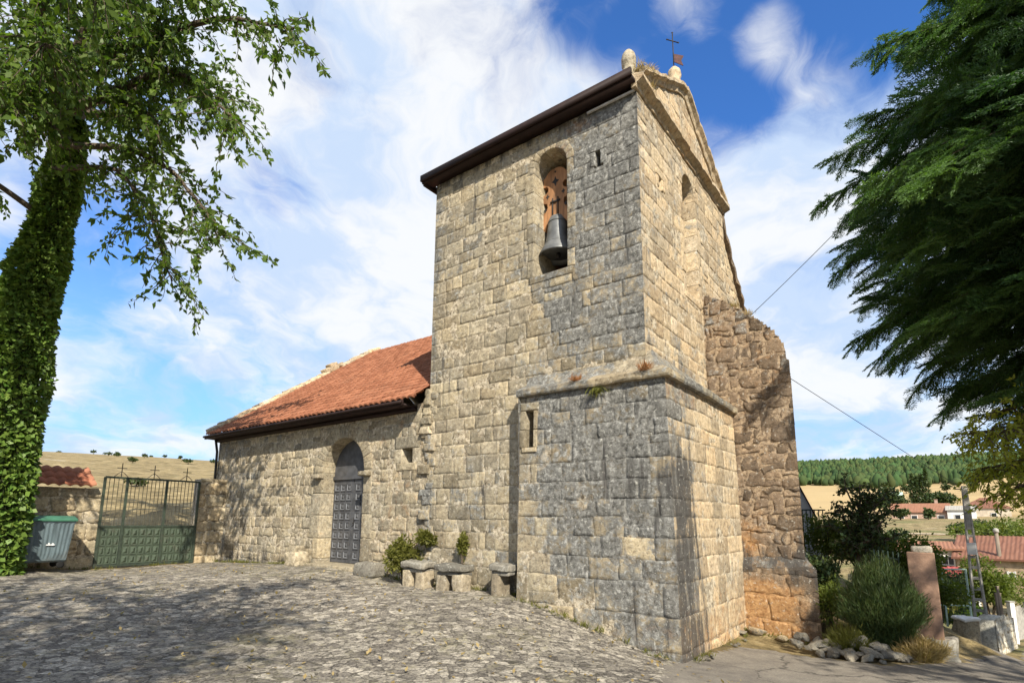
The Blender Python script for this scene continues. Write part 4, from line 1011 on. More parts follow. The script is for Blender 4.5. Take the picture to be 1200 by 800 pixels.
bz = .46
bp_ = L2W(13.12, -3.97, bz); binr = thing('waste_container', 'grey-blue wheeled waste container with a green lid standing beside the boundary wall', 'container', tuple(float(v) for v in bp_), ROTV)
M_BIN = simple('grey_blue_plastic', (.085, .115, .125), .5, .25, 6, coords=(1, 1, .25), spec=.4, dirt=.45); M_LID = simple('green_lid', (.040, .13, .080), .5, .2, 6, spec=.4, dirt=.2)
def loc_box(mb, c, s, **k): return mb.box(c, s, **k)
def child(mb, name, mat, parent, smooth=False):
    """mesh written in the parent's own frame"""
    o = mb.build(name, mat, None, smooth); o.parent = parent; return o
mb = MB(); prof_x = [(-.46, .14), (.46, .14)]
n = 26; V = []; xs_ = np.linspace(-1, 1, n)
for z, wx, wy in ((.14, .40, .27), (.18, .435, .31), (.34, .45, .33), (.98, .50, .37), (1.0, .515, .385), (1.05, .515, .385)):
    ring = []
    for x in xs_: ring.append((x*wx, -wy-(.012 if (int((x+1)*11) % 2 and .2 < z < .99) else 0), z))
    for x in xs_[::-1]: ring.append((x*wx, wy, z))
    V += ring
m = 2*n; mb.add(V, [(j*m+i, j*m+(i+1) % m, (j+1)*m+(i+1) % m, (j+1)*m+i) for j in range(5) for i in range(m)]+[tuple(range(m))]); child(mb, 'container_body', M_BIN, binr)
mb = MB(); lp = [(-.40, 1.06), (-.37, 1.10), (-.15, 1.155), (.15, 1.165), (.37, 1.11), (.40, 1.06)]
for x0, x1, dz in ((-.535, .18, 0), (.18, .535, -.006)):
    V = [(x0, y, z+dz) for y, z in lp]+[(x1, y, z+dz) for y, z in lp]; mb.add(V, [tuple(range(6)), tuple(range(6, 12))]+[(i, (i+1) % 6, 6+(i+1) % 6, 6+i) for i in range(6)])
loc_box(mb, (0, -.405, 1.06), (1.08, .03, .05), bev=.01); child(mb, 'lid', M_LID, binr)
M_RUB = simple('black_rubber', (.012, .012, .012), .9)
for x in (-.36, .36):
    for y in (-.25, .25):
        mb = MB(); mb.tube([(x, y, .19), (x, y, .10)], .02, 6); mb.lathe([(.03, -.022), (.07, -.022), (.078, 0), (.07, .022), (.03, .022)], (x, y, .080), 16, axis=(0, 1, 0)); child(mb, 'wheel', M_RUB, binr, True)
binr.scale = (.98, 1.0, 1.0)
for x in (-.53, .53):
    mb = MB(); mb.tube([(x*.94, 0, .80), (x*1.12, 0, .80)], .022, 8); child(mb, 'lifting_pin', M_BLACK, binr, True)
mb = MB(); rw = random.Random(3)
mb.box((.10, -.372, .52), (.16, .012, .022), bev=.002); mb.box((.07, -.374, .535), (.03, .012, .06), .3, bev=.002); mb.box((.14, -.374, .53), (.035, .012, .05), -.2, bev=.002)
child(mb, 'peeling_sticker', simple('white_paper', (.7, .7, .68), .8), binr)

# ------------------------------------------------------------------ stone benches and blocks at the foot of the tower
M_SLAB = stone_mat('bench_slab', [(.18, .165, .135), (.27, .245, .20), (.22, .20, .16)])
M_LEG = stone_mat('bench_legs', [(.27, .22, .15), (.38, .32, .23)])


def bench(name, label, a, b, slab, legs, rz=0., group=None):
    p = L2W(a, b, HL(a, b)); t = thing(name, label, 'bench', tuple(float(v) for v in p), ROTU+rz, group); sx, sy, sz, h = slab
    mb = MB(); mb.box((0, 0, h+sz/2), (sx, sy, sz), bev=.03, rough=.055, seed=a*7); mb.box((0.0, -.02, h-.035), (sx*.9, sy*.82, .07), bev=.02, rough=.02, seed=a*3); o = child(mb, 'seat_slab', M_SLAB, t, True)
    for (x, w, hh) in legs:
        mb = MB(); mb.box((x, 0, hh/2-.08), (w, sy*.82, hh+.14), bev=.045, rough=.035, seed=x*9+a); child(mb, 'support_block', M_LEG, t, True)
    return t


bench('stone_bench', 'rough stone bench under the green bush beside the tower wall', 5.14, -.02, (.62, .36, .13, .34), [(-.18, .24, .32), (.19, .22, .32)])
bench('stone_bench', 'rough stone bench between the green bush bench and the corner bench', 4.22, .0, (.66, .38, .12, .33), [(-.19, .24, .31), (.20, .23, .31)], R(2))
bench('stone_bench', 'short stone bench tucked in the corner beside the projecting tower block', 3.08, .06, (.40, .40, .12, .42), [(.10, .20, .40)])
p = L2W(6.72, .10, HL(6.72, .1)); mb = MB(); mb.box((0, 0, .12), (.62, .40, .30), bev=.05, rough=.05, seed=4); o = mb.build('stone_block', M_SLAB, None, True); o.location = p; o.rotation_euler[2] = ROTU
setprops(o, 'low square stone block standing right of the arched church door', 'stone')
p = L2W(9.55, .15, HL(9.5, .1)); mb = MB(); mb.box((0, 0, .14), (.5, .36, .36), bev=.06, rough=.06, seed=14); mb.box((.05, .02, .36), (.34, .3, .2), bev=.05, rough=.05, seed=15); o = mb.build('stone_block', M_STONE, None, True); o.location = p; o.rotation_euler[2] = ROTU
setprops(o, 'broken stone block against the wall left of the arched church door', 'stone')

# ------------------------------------------------------------------ foliage helpers
def unit(v): return v/(np.linalg.norm(v, axis=-1, keepdims=True)+1e-9)


def leaves(P, size, rs, aspect=.5, droop=.35, flat=0., dirs=None, spread=1.0, sizevar=.35):
    """one bent four-cornered leaf per point"""
    n = len(P); D = rs.randn(n, 3)*spread; D[:, 2] -= droop*spread
    if dirs is not None: D = D*.6+dirs
    D = unit(D); N = rs.randn(n, 3); N[:, 2] += flat*2; N = unit(N-D*np.sum(N*D, 1, keepdims=True)); S = np.cross(D, N)
    L = (size*(1+sizevar*(rs.rand(n)*2-1)))[:, None]; W = L*aspect*.5
    V = np.stack([P, P+D*L*.45+S*W+N*L*.06, P+D*L-N*L*.12, P+D*L*.45-S*W+N*L*.06], 1).reshape(-1, 3)
    F = np.arange(4*n).reshape(n, 4); B = np.repeat(rs.rand(n, 3), 4, 0); return V, F, B


def cat(parts):
    Vs, Fs, Bs = [], [], []; o = 0
    for V, F, B in parts: Vs.append(V); Fs.append(F+o); Bs.append(B); o += len(V)
    return np.concatenate(Vs), np.concatenate(Fs), np.concatenate(Bs)


def curve(pts, n):
    pts = np.array(pts, float); d = np.r_[0, np.cumsum(np.linalg.norm(np.diff(pts, axis=0), axis=1))]; t = np.linspace(0, d[-1], n)
    c = np.stack([np.interp(t, d, pts[:, k]) for k in range(3)], 1)
    for _ in range(2): c[1:-1] = (c[:-2]+2*c[1:-1]+c[2:])/4
    return c


LF_BROAD = leaf_mat('broad_leaves', (.042, .092, .018), (.115, .185, .034), .40)
LF_IVY = leaf_mat('ivy_leaves', (.055, .125, .018), (.150, .235, .042), .15)
LF_CONIF = leaf_mat('conifer_needles', (.025, .070, .026), (.105, .190, .048), .3)
LF_DARK = leaf_mat('dark_leaves', (.018, .040, .014), (.045, .080, .025), .2)
LF_BROOM = leaf_mat('broom_shoots', (.020, .044, .015), (.062, .105, .032), .2)
LF_LIGHT = leaf_mat('light_leaves', (.085, .125, .022), (.150, .190, .040), .35)
LF_YEL = leaf_mat('yellow_green_leaves', (.24, .28, .04), (.40, .40, .07), .5)
LF_OLIVE = leaf_mat('olive_leaves', (.085, .095, .02), (.16, .16, .035), .3)
LF_DRY = leaf_mat('dry_grass', (.28, .19, .08), (.42, .32, .16), .3)
LF_RUST = leaf_mat('rusty_tuft', (.25, .09, .04), (.36, .17, .07), .2)
M_BARK = simple('bark', (.085, .065, .045), .95, .35, 14, bumpd=.03, coords=(1, 1, .3))


def bush(name, label, cat_, c, rad, n, size, mat, seed=0, group=None, shell=.55, clumps=14, stems=True, droop=-.1, aspect=.5, flatbase=True, stemname='stem'):
    rs = np.random.RandomState(seed); rad = np.array(rad, float); c = np.array(c, float)
    k = unit(rs.randn(clumps, 3)); k[:, 2] = np.abs(k[:, 2]) if flatbase else k[:, 2]; cc = k*rad*rs.uniform(.35, .78, (clumps, 1)); cr = rs.uniform(.28, .5, clumps)*rad.mean()
    w = cr**2; idx = rs.choice(clumps, n, p=w/w.sum()); d = unit(rs.randn(n, 3)); r = (rs.rand(n)**(1/3)*.5+.5)*rs.uniform(shell, 1.08, n)
    P = c+cc[idx]+d*(cr[idx]*r)[:, None]*(rad/rad.mean()); stray = rs.rand(n) < .06; P[stray] += d[stray]*cr[idx][stray][:, None]*.35
    t = thing(name, label, cat_, (c[0], c[1], c[2]-rad[2]), group=group)
    V, F, B = leaves(P, size, rs, aspect, droop, dirs=d*.8); B[:, 0] = np.clip(B[:, 0]*.6+np.repeat(rs.rand(clumps)[idx], 4)*.4, 0, 1)
    quickmesh('foliage', V, F, mat, t, B)
    if stems:
        mb = MB(); b0 = c-np.array([0, 0, rad[2]])
        for i in range(min(clumps, 9)): mb.tube(curve([b0+rs.randn(3)*[.05, .05, 0]*rad.mean()*.6, (b0+c+cc[i])/2+rs.randn(3)*.04*rad.mean(), c+cc[i]], 6), np.linspace(.022, .008, 6)*max(.6, rad.mean()), 5)
        mb.build(stemname, M_BARK, t, True)
    return t


def grown_tree(name, label, cat_, trunk, trad, limbs, twig_n, twig_len, leaf_n, leaf_size, mat, seed, droop=.6, group=None, bare=.25, extra=(), aspect=.5, leafdroop=.6):
    """trunk points, limb polylines (each with start radius); twigs with leaves grow off the limbs"""
    rs = np.random.RandomState(seed); t = thing(name, label, cat_, tuple(map(float, trunk[0])), group=group)
    mb = MB(); tc_ = curve(trunk, 16); tc_ = tc_+.03*np.stack([fbm(tc_*.9+k*5, 2) for k in range(3)], -1); mb.tube(tc_, np.interp(np.linspace(0, 1, 16), np.linspace(0, 1, len(trad)), trad), 14); mb.build('trunk', M_BARK, t, True)
    mb = MB(); tw = MB(); LP = []; LD = []
    for pts, r0, dens in limbs:
        c = curve(pts, 18); c = c+.10*np.stack([fbm(c*1.1+k*5+seed, 2) for k in range(3)], -1)*np.linspace(0, 1, 18)[:, None]; mb.tube(c, np.linspace(r0, .015, 18), 7)
        L = np.linalg.norm(np.diff(c, axis=0), axis=1).sum(); nt = int(twig_n*L*dens)
        for _ in range(nt):
            u_ = bare+(1-bare)*rs.rand()**.8; i = min(int(u_*17), 16); f = u_*17-i; p = c[i]*(1-f)+c[i+1]*f; ax = unit(c[i+1]-c[i])
            d = unit(ax*.5+rs.randn(3)*[1, 1, .7]*.75); ln = twig_len*rs.uniform(.45, 1.25); m = 7; q = [p]; dd = d.copy()
            for s_ in range(m): dd = unit(dd+np.array([0, 0, -droop*.22])+rs.randn(3)*.16); q.append(q[-1]+dd*ln/m)
            q = np.array(q); tw.tube(q, np.linspace(.012, .004, m+1), 4, cap=False)
            nl = max(3, int(leaf_n*ln/twig_len)); uu = rs.uniform(.12, 1, nl)*m; ii = np.minimum(uu.astype(int), m-1); ff = (uu-ii)[:, None]
            P = q[ii]*(1-ff)+q[ii+1]*ff+rs.randn(nl, 3)*.028; LP.append(P); LD.append(unit(q[ii+1]-q[ii])+rs.randn(nl, 3)*.5)
    mb.build('limbs', M_BARK, t, True); tw.build('twigs', M_BARK, t, True)
    P = np.concatenate(LP); D = np.concatenate(LD); V, F, B = leaves(P, leaf_size, rs, aspect, leafdroop, dirs=D*.7); 
    quickmesh('crown', V, F, mat, t, B); return t


# ------------------------------------------------------------------ ivy-covered tree on the left
def s3(p, k): p = np.array(p, float); return np.array([p[0]*k, p[1]*k, 1.6+(p[2]-1.6)*k])


TB = np.array([-11.05, 11.7, .35])
trunkp = [TB, (-11.02, 11.7, 3), (-10.9, 11.7, 6), (-10.65, 11.75, 9), (-10.42, 11.6, 11.2)]
rsT = np.random.RandomState(2)
TT = np.array([-10.7, 11.5, 10.9])
limbs = [
    ([TT, s3((-8.1, 9.0, 10.0), 1.2), s3((-6.91, 8.55, 9.9), 1.12), s3((-5.27, 8.5, 10.5), 1.08), s3((-3.75, 8.22, 9.95), 1.08)], .16, 1.1),
    ([TT, s3((-7.6, 8.8, 9.0), 1.2), s3((-5.9, 8.29, 9.3), 1.15), s3((-4.75, 8.36, 8.25), 1.1)], .13, 1.1),
    ([TT-[0, 0, .8], s3((-6.76, 8.68, 8.0), 1.2), s3((-5.84, 8.73, 7.5), 1.15), s3((-4.95, 8.72, 6.3), 1.12)], .09, .9),
    ([TT-[0, 0, 1.4], s3((-7.0, 8.8, 7.7), 1.2), s3((-6.3, 8.75, 6.8), 1.15), s3((-5.8, 8.76, 5.55), 1.12)], .07, .9),
    ([TT, (-9.5, 9.5, 11.5), (-7.5, 7.4, 10.6), (-5.8, 6.6, 9.2)], .14, 1.4),
    ([TT, (-10.5, 9.2, 10.8), (-9.6, 7.8, 9.0), (-8.8, 7.2, 7.6)], .12, 1.3),
    ([TT, (-12.0, 10.4, 11.2), (-12.4, 9.0, 9.0), (-11.8, 8.6, 7.0)], .12, 1.1),
    ([TT, (-9.8, 10.8, 12.6), (-8.0, 9.6, 13.0), (-6.2, 9.0, 12.4)], .15, 1.2),
    ([TT, (-10.8, 10.6, 13.2), (-10, 9.0, 14.2)], .15, .8), ([TT, (-12.6, 12.0, 12.5), (-14.5, 12.0, 12.0)], .14, .8), ([TT, (-10.6, 13.4, 12.5), (-10.0, 15.0, 12.4)], .14, .8),
    ([TT, (-9.4, 11.0, 10.9), (-8.0, 10.2, 10.2), (-7.0, 9.6, 9.2)], .10, 1.4), ([TT, (-9.9, 10.5, 10.4), (-9.2, 9.4, 9.6), (-8.4, 9.0, 8.6)], .10, 1.4),
    ([TT+[0, 0, .2], (-10.0, 12.4, 12.2), (-8.2, 12.0, 12.4), (-6.8, 11.6, 11.6)], .13, 1.1),
    ([TT-[0, 0, 2.6], (-11.6, 10.4, 9.0), (-11.6, 9.3, 7.4)], .07, 1.0), ([TT, (-9.0, 10.3, 12.4), (-7.2, 8.6, 12.0), (-6.0, 7.9, 11.0)], .13, 1.3),
    ([TT, (-9.4, 9.6, 10.6), (-8.2, 8.2, 9.8), (-7.2, 7.4, 8.8)], .10, 1.6), ([TT, (-10.2, 9.8, 10.4), (-9.2, 8.6, 9.2), (-8.2, 8.0, 8.2)], .10, 1.5), ([TT, (-11.4, 10.2, 11.5), (-10.6, 8.6, 10.6), (-9.4, 7.6, 9.6)], .12, 1.6), ([TT, (-8.8, 10.6, 11.6), (-7.4, 9.6, 11.3), (-6.4, 8.9, 10.4)], .10, 1.5)]
ivt = grown_tree('ivy_covered_tree', 'tall broadleaf tree with its trunk wrapped in green ivy left of the church', 'tree', trunkp, [.42, .36, .33, .28, .2], limbs, 9.5, 1.15, 27, .140, LF_BROAD, 5, droop=.75)


def ivy():
    rs = np.random.RandomState(8); n = 30000; t = rs.rand(n); c = curve(trunkp, 40); z = t*39*.97; i = np.minimum(z.astype(int), 38); f = (z-i)[:, None]; P = c[i]*(1-f)+c[i+1]*f
    ang = rs.rand(n)*2*np.pi; hgt = P[:, 2]; rad = np.interp(hgt, [.3, 2.5, 5.5, 8, 9.7, 11], [.66, .66, .52, .38, .30, .22])
    rad = rad*(1+.30*fbm(np.stack([np.cos(ang)*1.5, np.sin(ang)*1.5, hgt*1.1], -1), 3)); dirs = np.stack([np.cos(ang), np.sin(ang), 0*ang], -1)
    P = P+dirs*(rad*(1+rs.randn(n)*.045))[:, None]
    V, F, B = leaves(P, .10, rs, .85, .9, dirs=dirs*.75, sizevar=.6); quickmesh('ivy', V, F, LF_IVY, ivt, B)
    mb = MB(); mb.tube(c, np.interp(c[:, 2], [.3, 2.5, 5.5, 8, 9.7, 11], [.52, .52, .41, .30, .22, .16]), 18); mb.build('ivy_core', simple('ivy_stems', (.04, .05, .02), .95, .3, 9, bumpd=.05), ivt, True)


ivy()
bush('undergrowth', 'dark undergrowth at the foot of the ivy-covered tree', 'shrub', (-11.3, 10.9, .75), (.8, .7, .55), 3500, .10, LF_DARK, 12)

# ------------------------------------------------------------------ conifer on the right
hh_ = lambda x, y: float(H(x, y))


def conifer():
    rs = np.random.RandomState(21); cx_, cy_ = 13.6, 8.25; zb = hh_(13.6, 8.25)
    t = thing('conifer', 'large dark conifer with drooping feathery sprays overhanging the street on the right', 'tree', (cx_, cy_, zb))
    mb = MB(); mb.tube(curve([(cx_, cy_, zb), (cx_+.1, cy_, 7), (cx_, cy_+.1, 16.4)], 20), np.linspace(.42, .05, 20), 12); mb.build('trunk', M_BARK, t, True)
    # spray template: in x forward, y side; needles as thin blades
    def spray(seed):
        r = np.random.RandomState(seed); P = []; D = []
        L = .70; m = 15
        for i in range(m):
            u_ = i/(m-1); base = np.array([u_*L, 0, -.10*u_*u_]); 
            for sgn in (-1, 1):
                sl = (.25*(1-u_**1.6)+.06)*r.uniform(.4, 1.35); d = unit(np.array([.75, sgn*.8, r.uniform(-.3, .12)])); k = max(4, int(sl/.032))
                q = np.linspace(0.04, 1, k)[:, None]*d*sl+base; q[:, 2] -= (np.linspace(0, 1, k)**2)*sl*.18
                P.append(q); D.append(np.tile(d, (k, 1)))
        P = np.concatenate(P); D = np.concatenate(D); n = len(P)
        P = np.concatenate([P, P]); sg = np.r_[np.ones(n), -np.ones(n)]; side = np.cross(np.concatenate([D, D]), [0, 0, 1.])*sg[:, None]
        N = unit(np.concatenate([D, D])*.9+side*.8+r.randn(2*n, 3)*.28); W = unit(np.cross(N, r.randn(2*n, 3)))
        ln = r.uniform(.05, .085, 2*n)[:, None]; w = .010
        V = np.stack([P-W*w, P+W*w, P+N*ln+W*w*.35, P+N*ln-W*w*.35], 1); return V.reshape(-1, 3)
    T_ = [spray(s) for s in range(5)]
    zs = [2.5, 3.1, 3.7, 4.4, 5.4, 6.5, 8.2, 10.1, 12.6, 14.6, 16.6]; rp = [2.8, 4.5, 5.5, 5.95, 6.3, 7.1, 7.75, 6.7, 5.2, 3.2, .5]
    VS = []; BS_ = []; mb = MB()
    nb = 700
    for b in range(nb):
        z0 = 4.1+(15.6-4.1)*((b+.5)/nb); ang = b*2.39996+rs.uniform(-.3, .3); R_ = np.interp(z0+.2, zs, rp)*rs.uniform(.58, 1.04)
        dirv = np.array([math.cos(ang), math.sin(ang)])
        toward = (dirv@unit(np.array([-cx_, -cy_])))        # dense on the side the plaza sees, thinner at the back
        left = dirv@unit(np.array([-1., .55]))
        keepd = 1.0 if max(toward, left) > -.15 else .3
        if rs.rand() > keepd: continue
        rise = rs.uniform(.05, .30); drop = rs.uniform(.06, .26)
        m = 10; q = np.array([(cx_+dirv[0]*R_*u_, cy_+dirv[1]*R_*u_, z0-.25+rise*R_*math.sin(u_*2.2)-drop*R_*u_**2.3+.35) for u_ in np.linspace(.02, 1, m)])
        q[1:, :2] += np.cumsum(rs.randn(m-1, 2)*.07, 0); mb.tube(q, np.linspace(.035, .006, m), 5, cap=False)
        ns = int(12+R_*7.5)
        for s_ in range(ns):
            u_ = .34+.66*((s_+rs.rand())/ns); k = min(int(u_*(m-1)), m-2); f = u_*(m-1)-k; p = q[k]*(1-f)+q[k+1]*f; ax = unit(q[k+1]-q[k])
            yaw = rs.uniform(-1.35, 1.35)*(1-.5*max(0, (u_-.8)/.2)); ca, sa = math.cos(yaw), math.sin(yaw); x = np.array([ax[0]*ca-ax[1]*sa, ax[0]*sa+ax[1]*ca, ax[2]+rs.uniform(-.5, .30)]); x = unit(x)
            up = np.array([0, 0, 1.])+rs.randn(3)*.3; y = unit(np.cross(up, x)); z = np.cross(x, y); sc_ = rs.uniform(.38, .95)
            Mx = np.stack([x, y, z], 0)*sc_; Vt = T_[rs.randint(5)]@Mx+p; VS.append(Vt); rv = rs.rand(3); tip = np.clip((u_-.5)*1.1, 0, .5); BS_.append(np.tile([min(1, rv[0]*.6+tip*.7), rv[1]*.35, rv[2]], (len(Vt), 1)))
    # inner growth that closes the crown
    for _ in range(3600):
        z0 = rs.uniform(4.0, 14.5); a = rs.rand()*6.283; dv = np.array([math.cos(a), math.sin(a)])
        if max(dv@unit(np.array([-cx_, -cy_])), dv@unit(np.array([-1., .55]))) < .0: continue
        rr_ = np.interp(z0, zs, rp)*rs.uniform(.45, .86); p = np.array([cx_+dv[0]*rr_, cy_+dv[1]*rr_, z0+.25*math.sin(a*5)]); yaw = a+rs.uniform(-1, 1)
        x = unit(np.array([math.cos(yaw), math.sin(yaw), rs.uniform(-.75, .25)])); y = unit(np.cross(np.array([0, 0, 1.])+rs.randn(3)*.5, x)); z = np.cross(x, y)
        Vt = T_[rs.randint(5)]@(np.stack([x, y, z], 0)*rs.uniform(.8, 1.3))+p; VS.append(Vt); rv = rs.rand(3); BS_.append(np.tile([rv[0]*.5, rv[1]*.35, rv[2]], (len(Vt), 1)))
    V = np.concatenate(VS); B = np.concatenate(BS_); F = np.arange(len(V)).reshape(-1, 4)
    quickmesh('crown', V, F, LF_CONIF, t, B); mb.build('branches', M_BARK, t, True); print('conifer quads', len(F))


conifer()

# ------------------------------------------------------------------ a broad tree behind the viewer, whose shade falls over the plaza
def shade_tree(c, top, rad, seed, label, n=12):
    rs = np.random.RandomState(seed); c = np.array(c, float); L = []
    for i in range(n):
        a = i*2.4; r_ = rad*rs.uniform(.6, 1); e = c+[math.cos(a)*r_, math.sin(a)*r_, top+rs.uniform(-1.2, 1.4)]; L.append(([c+[0, 0, top*.5], (c+e)/2+[0, 0, top*.32], e], .1, 1.0))
    grown_tree('broadleaf_tree', label, 'tree', [c, c+[0, 0, top*.3], c+[.1, 0, top*.62]], [.25, .2, .14], L, 8, 1.2, 22, .17, LF_BROAD, seed, droop=.4)


shade_tree((-3.7, -3.4, 0), 9.2, 4.6, 3, 'broadleaf tree behind the viewer shading the left of the paving', 26)
shade_tree((9.6, -1.6, -.5), 7.0, 2.7, 4, 'broadleaf tree beside the viewer shading the lower street', 12)

# ------------------------------------------------------------------ plants on and by the church
bp = L2W(5.55, .02, HL(5.5, 0)); bush('green_bush', 'olive green bush growing against the wall between block and bench', 'bush', (bp[0], bp[1], bp[2]+.42), (.42, .25, .5), 2600, .075, LF_OLIVE, 31)
bp = L2W(5.15, .18, HL(5.2, 0)); bush('green_bush', 'small olive bush behind the stone bench nearest the church door', 'bush', (bp[0], bp[1], bp[2]+.82), (.25, .14, .28), 1100, .07, LF_OLIVE, 32, stems=False)
bp = L2W(4.20, .20, HL(4.2, 0)); bush('wall_plant', 'thin green plant growing up the tower wall behind a stone bench', 'plant', (bp[0], bp[1], bp[2]+.72), (.10, .08, .34), 420, .075, LF_OLIVE, 33, clumps=6)


def tuft(name, label, p, size, n, mat, seed, group=None, hang=0.):
    rs = np.random.RandomState(seed); P = np.array(p, float)+rs.randn(n, 3)*[size*.35, size*.35, size*.08]; d = unit(rs.randn(n, 3)*[.6, .6, .35]+[0, 0, .75-hang*1.6])
    V, F, B = leaves(P, size, rs, .07, 0, dirs=d*2.2, spread=.5); o = quickmesh(name, V-np.array(p), F, mat, None, B); o.location = p; setprops(o, label, 'plant', group)


lf = lambda s: (s, k1*.8-.07)
for (s, sz, mt, lab) in ((.42, .15, LF_RUST, 'rusty dry tuft on the tower ledge near the street corner'), (1.62, .12, LF_RUST, 'small rusty dry tuft on the middle of the tower ledge')):
    a, b = lf(s); tuft('dry_tuft', lab, L2W(a, b, EXT+.13), sz, 150, mt, int(s*100))
a, b = lf(1.25); tuft('hanging_plant', 'dark plant hanging from under the tower ledge', L2W(a, b+.05, EXT-.02), .17, 170, LF_OLIVE, 55, hang=1.0)
for i, (a, b, z, sz, lab) in enumerate(((TU-.05, TV+.12, 9.40, .15, 'dry grass tuft on the roof corner of the bell tower'), (TU-.08, TV+.45, 9.60, .12, 'dry grass tuft on the raking cornice below the iron cross'), (TU-.1, TV+.30, 9.10, .14, 'dry tuft hanging at the end of the tower cornice'))):
    tuft('dry_tuft', lab, L2W(a, b, z), sz, 170, LF_DRY, 60+i)
for i, s in enumerate((.6, .85)):
    tuft('dry_tuft', 'dry grass tuft on the sloping top of the buttress', L2W(TU-s, BB+.05, float(btop(s))-.03), .12, 110, LF_DRY, 70+i, 'grass tufts on the buttress')

# ------------------------------------------------------------------ garden verge: rocks, shrubs, small tree
M_ROCK = stone_mat('field_stone', [(.22, .19, .15), (.33, .29, .22), (.42, .38, .31)])
rk = random.Random(33); protos = []
def rock_mesh(seed, mat=M_ROCK):
    bm = bmesh.new(); bmesh.ops.create_icosphere(bm, subdivisions=3, radius=1); vs = np.array([v.co[:] for v in bm.verts]); fs = [[v.index for v in f.verts] for f in bm.faces]; bm.free()
    d = unit(vs); r = np.ones(len(vs)); rr = np.random.RandomState(seed)
    for _ in range(16): n_ = unit(rr.randn(3)); c = rr.uniform(.5, .8); k = d@n_; r = np.minimum(r, np.where(k > .05, c/np.maximum(k, .05), 9))
    vs = d*(r*(1+.10*fbm(d*2.2+seed, 3)))[:, None]*np.array([1, .75, .55]); mb = MB(); mb.add(vs, fs, 0, rr.rand(3), (.15, .1, .1)); return mb
base_rocks = []
for i in range(80):
    x = rk.uniform(4.55, 6.25); y = float(np.interp(x, [4.5, 4.9, 5.4, 6.3], [9.05, 8.80, 8.32, 8.70]))+rk.uniform(0, .42); s = rk.uniform(.05, .15)
    if i < 6: o = rock_mesh(i).build('rock', M_ROCK)
    else: o = base_rocks[i % 6].copy(); COL.objects.link(o)
    if i < 6: base_rocks.append(o)
    o.location = (x, y, float(H(x, y))+s*.3+max(0, (y-np.interp(x, [4.5, 4.9, 5.4, 6.3], [9.05, 8.80, 8.32, 8.70])))*.5); o.scale = (s, s*rk.uniform(.8, 1.2), s*rk.uniform(.8, 1.3)); o.rotation_euler = (rk.uniform(-.4, .4), rk.uniform(-.4, .4), rk.uniform(0, 6))
    setprops(o, 'loose field stone in the row along the edge of the street', 'rock', 'field stones heaped along the verge')
for i, (a, b, s, lab) in enumerate(((-.22, 3.12, .17, 'pale stone lying in the corner between tower and buttress'), (-.62, 3.10, .15, 'flat pale stone in front of the buttress foot'), (-.02, 2.85, .12, 'small stone against the side of the tower block'), (-1.1, 3.15, .12, 'small grey stone at the outer foot of the buttress'))):
    o = rock_mesh(20+i).build('rock', M_WALLST if i < 2 else M_ROCK); p = L2W(a, b, HL(a, b)+s*.35); o.location = p; o.scale = (s*1.3, s, s*.8); o.rotation_euler = (.1, .1, i*1.3); setprops(o, lab, 'rock')
for i in range(16):
    a, b = (-.06-rk.random()*.12, rk.uniform(.1, 2.9)) if i % 2 else (rk.uniform(.2, 2.6), -.06-rk.random()*.1); s = rk.uniform(.03, .07)
    o = base_rocks[i % 6].copy(); COL.objects.link(o); p = L2W(a, b, HL(a, b)+s*.3); o.location = p; o.scale = (s, s, s); o.rotation_euler = (0, 0, rk.uniform(0, 6)); setprops(o, 'small loose stone at the foot of the tower block', 'rock', 'small stones at the tower foot')
hh = lambda x, y: float(H(x, y))
# small dark tree
tz = hh(6.75, 11.1)
L = []; rs = np.random.RandomState(5)
for i in range(13):
    a = i*2.4; r_ = rs.uniform(.35, .72); e = np.array([6.95+math.cos(a)*r_, 11.0+math.sin(a)*r_, rs.uniform(1.05, 2.0)]); L.append(([(6.85, 11.05, .95), (6.9+math.cos(a)*r_*.5, 11.02+math.sin(a)*r_*.5, .5*(e[2]+1.1)), e], .02, 1.5))
L += [([(6.85, 11.05, 1.0), (6.95, 11.0, 1.6), (6.97+dx, 11.0, zt)], .02, 1.6) for dx, zt in ((0, 2.35), (.22, 2.2), (-.3, 2.3), (.5, 2.1), (-.5, 2.0))]
grown_tree('small_tree', 'small round dark tree in the garden right of the buttress', 'tree', [(6.72, 11.13, tz-.1), (6.75, 11.1, .6), (6.85, 11.05, 1.05)], [.05, .04, .035], L, 10, .34, 16, .085, LF_DARK, 6, droop=.1, bare=.1, aspect=.6)
bush('dark_shrub', 'dense dark shrub between the buttress and the small garden tree', 'shrub', (5.75, 10.5, .35), (.36, .5, .75), 3600, .07, LF_DARK, 41)
bush('light_shrub', 'lighter green shrub behind the buttress below the white house', 'shrub', (7.5, 13.2, 1.0), (.8, .8, .9), 3800, .08, LF_LIGHT, 42)
bush('light_shrub', 'sunlit grassy shrub at the foot of the buttress', 'shrub', (5.55, 9.85, .15), (.28, .3, .55), 1500, .09, LF_LIGHT, 43, aspect=.22)


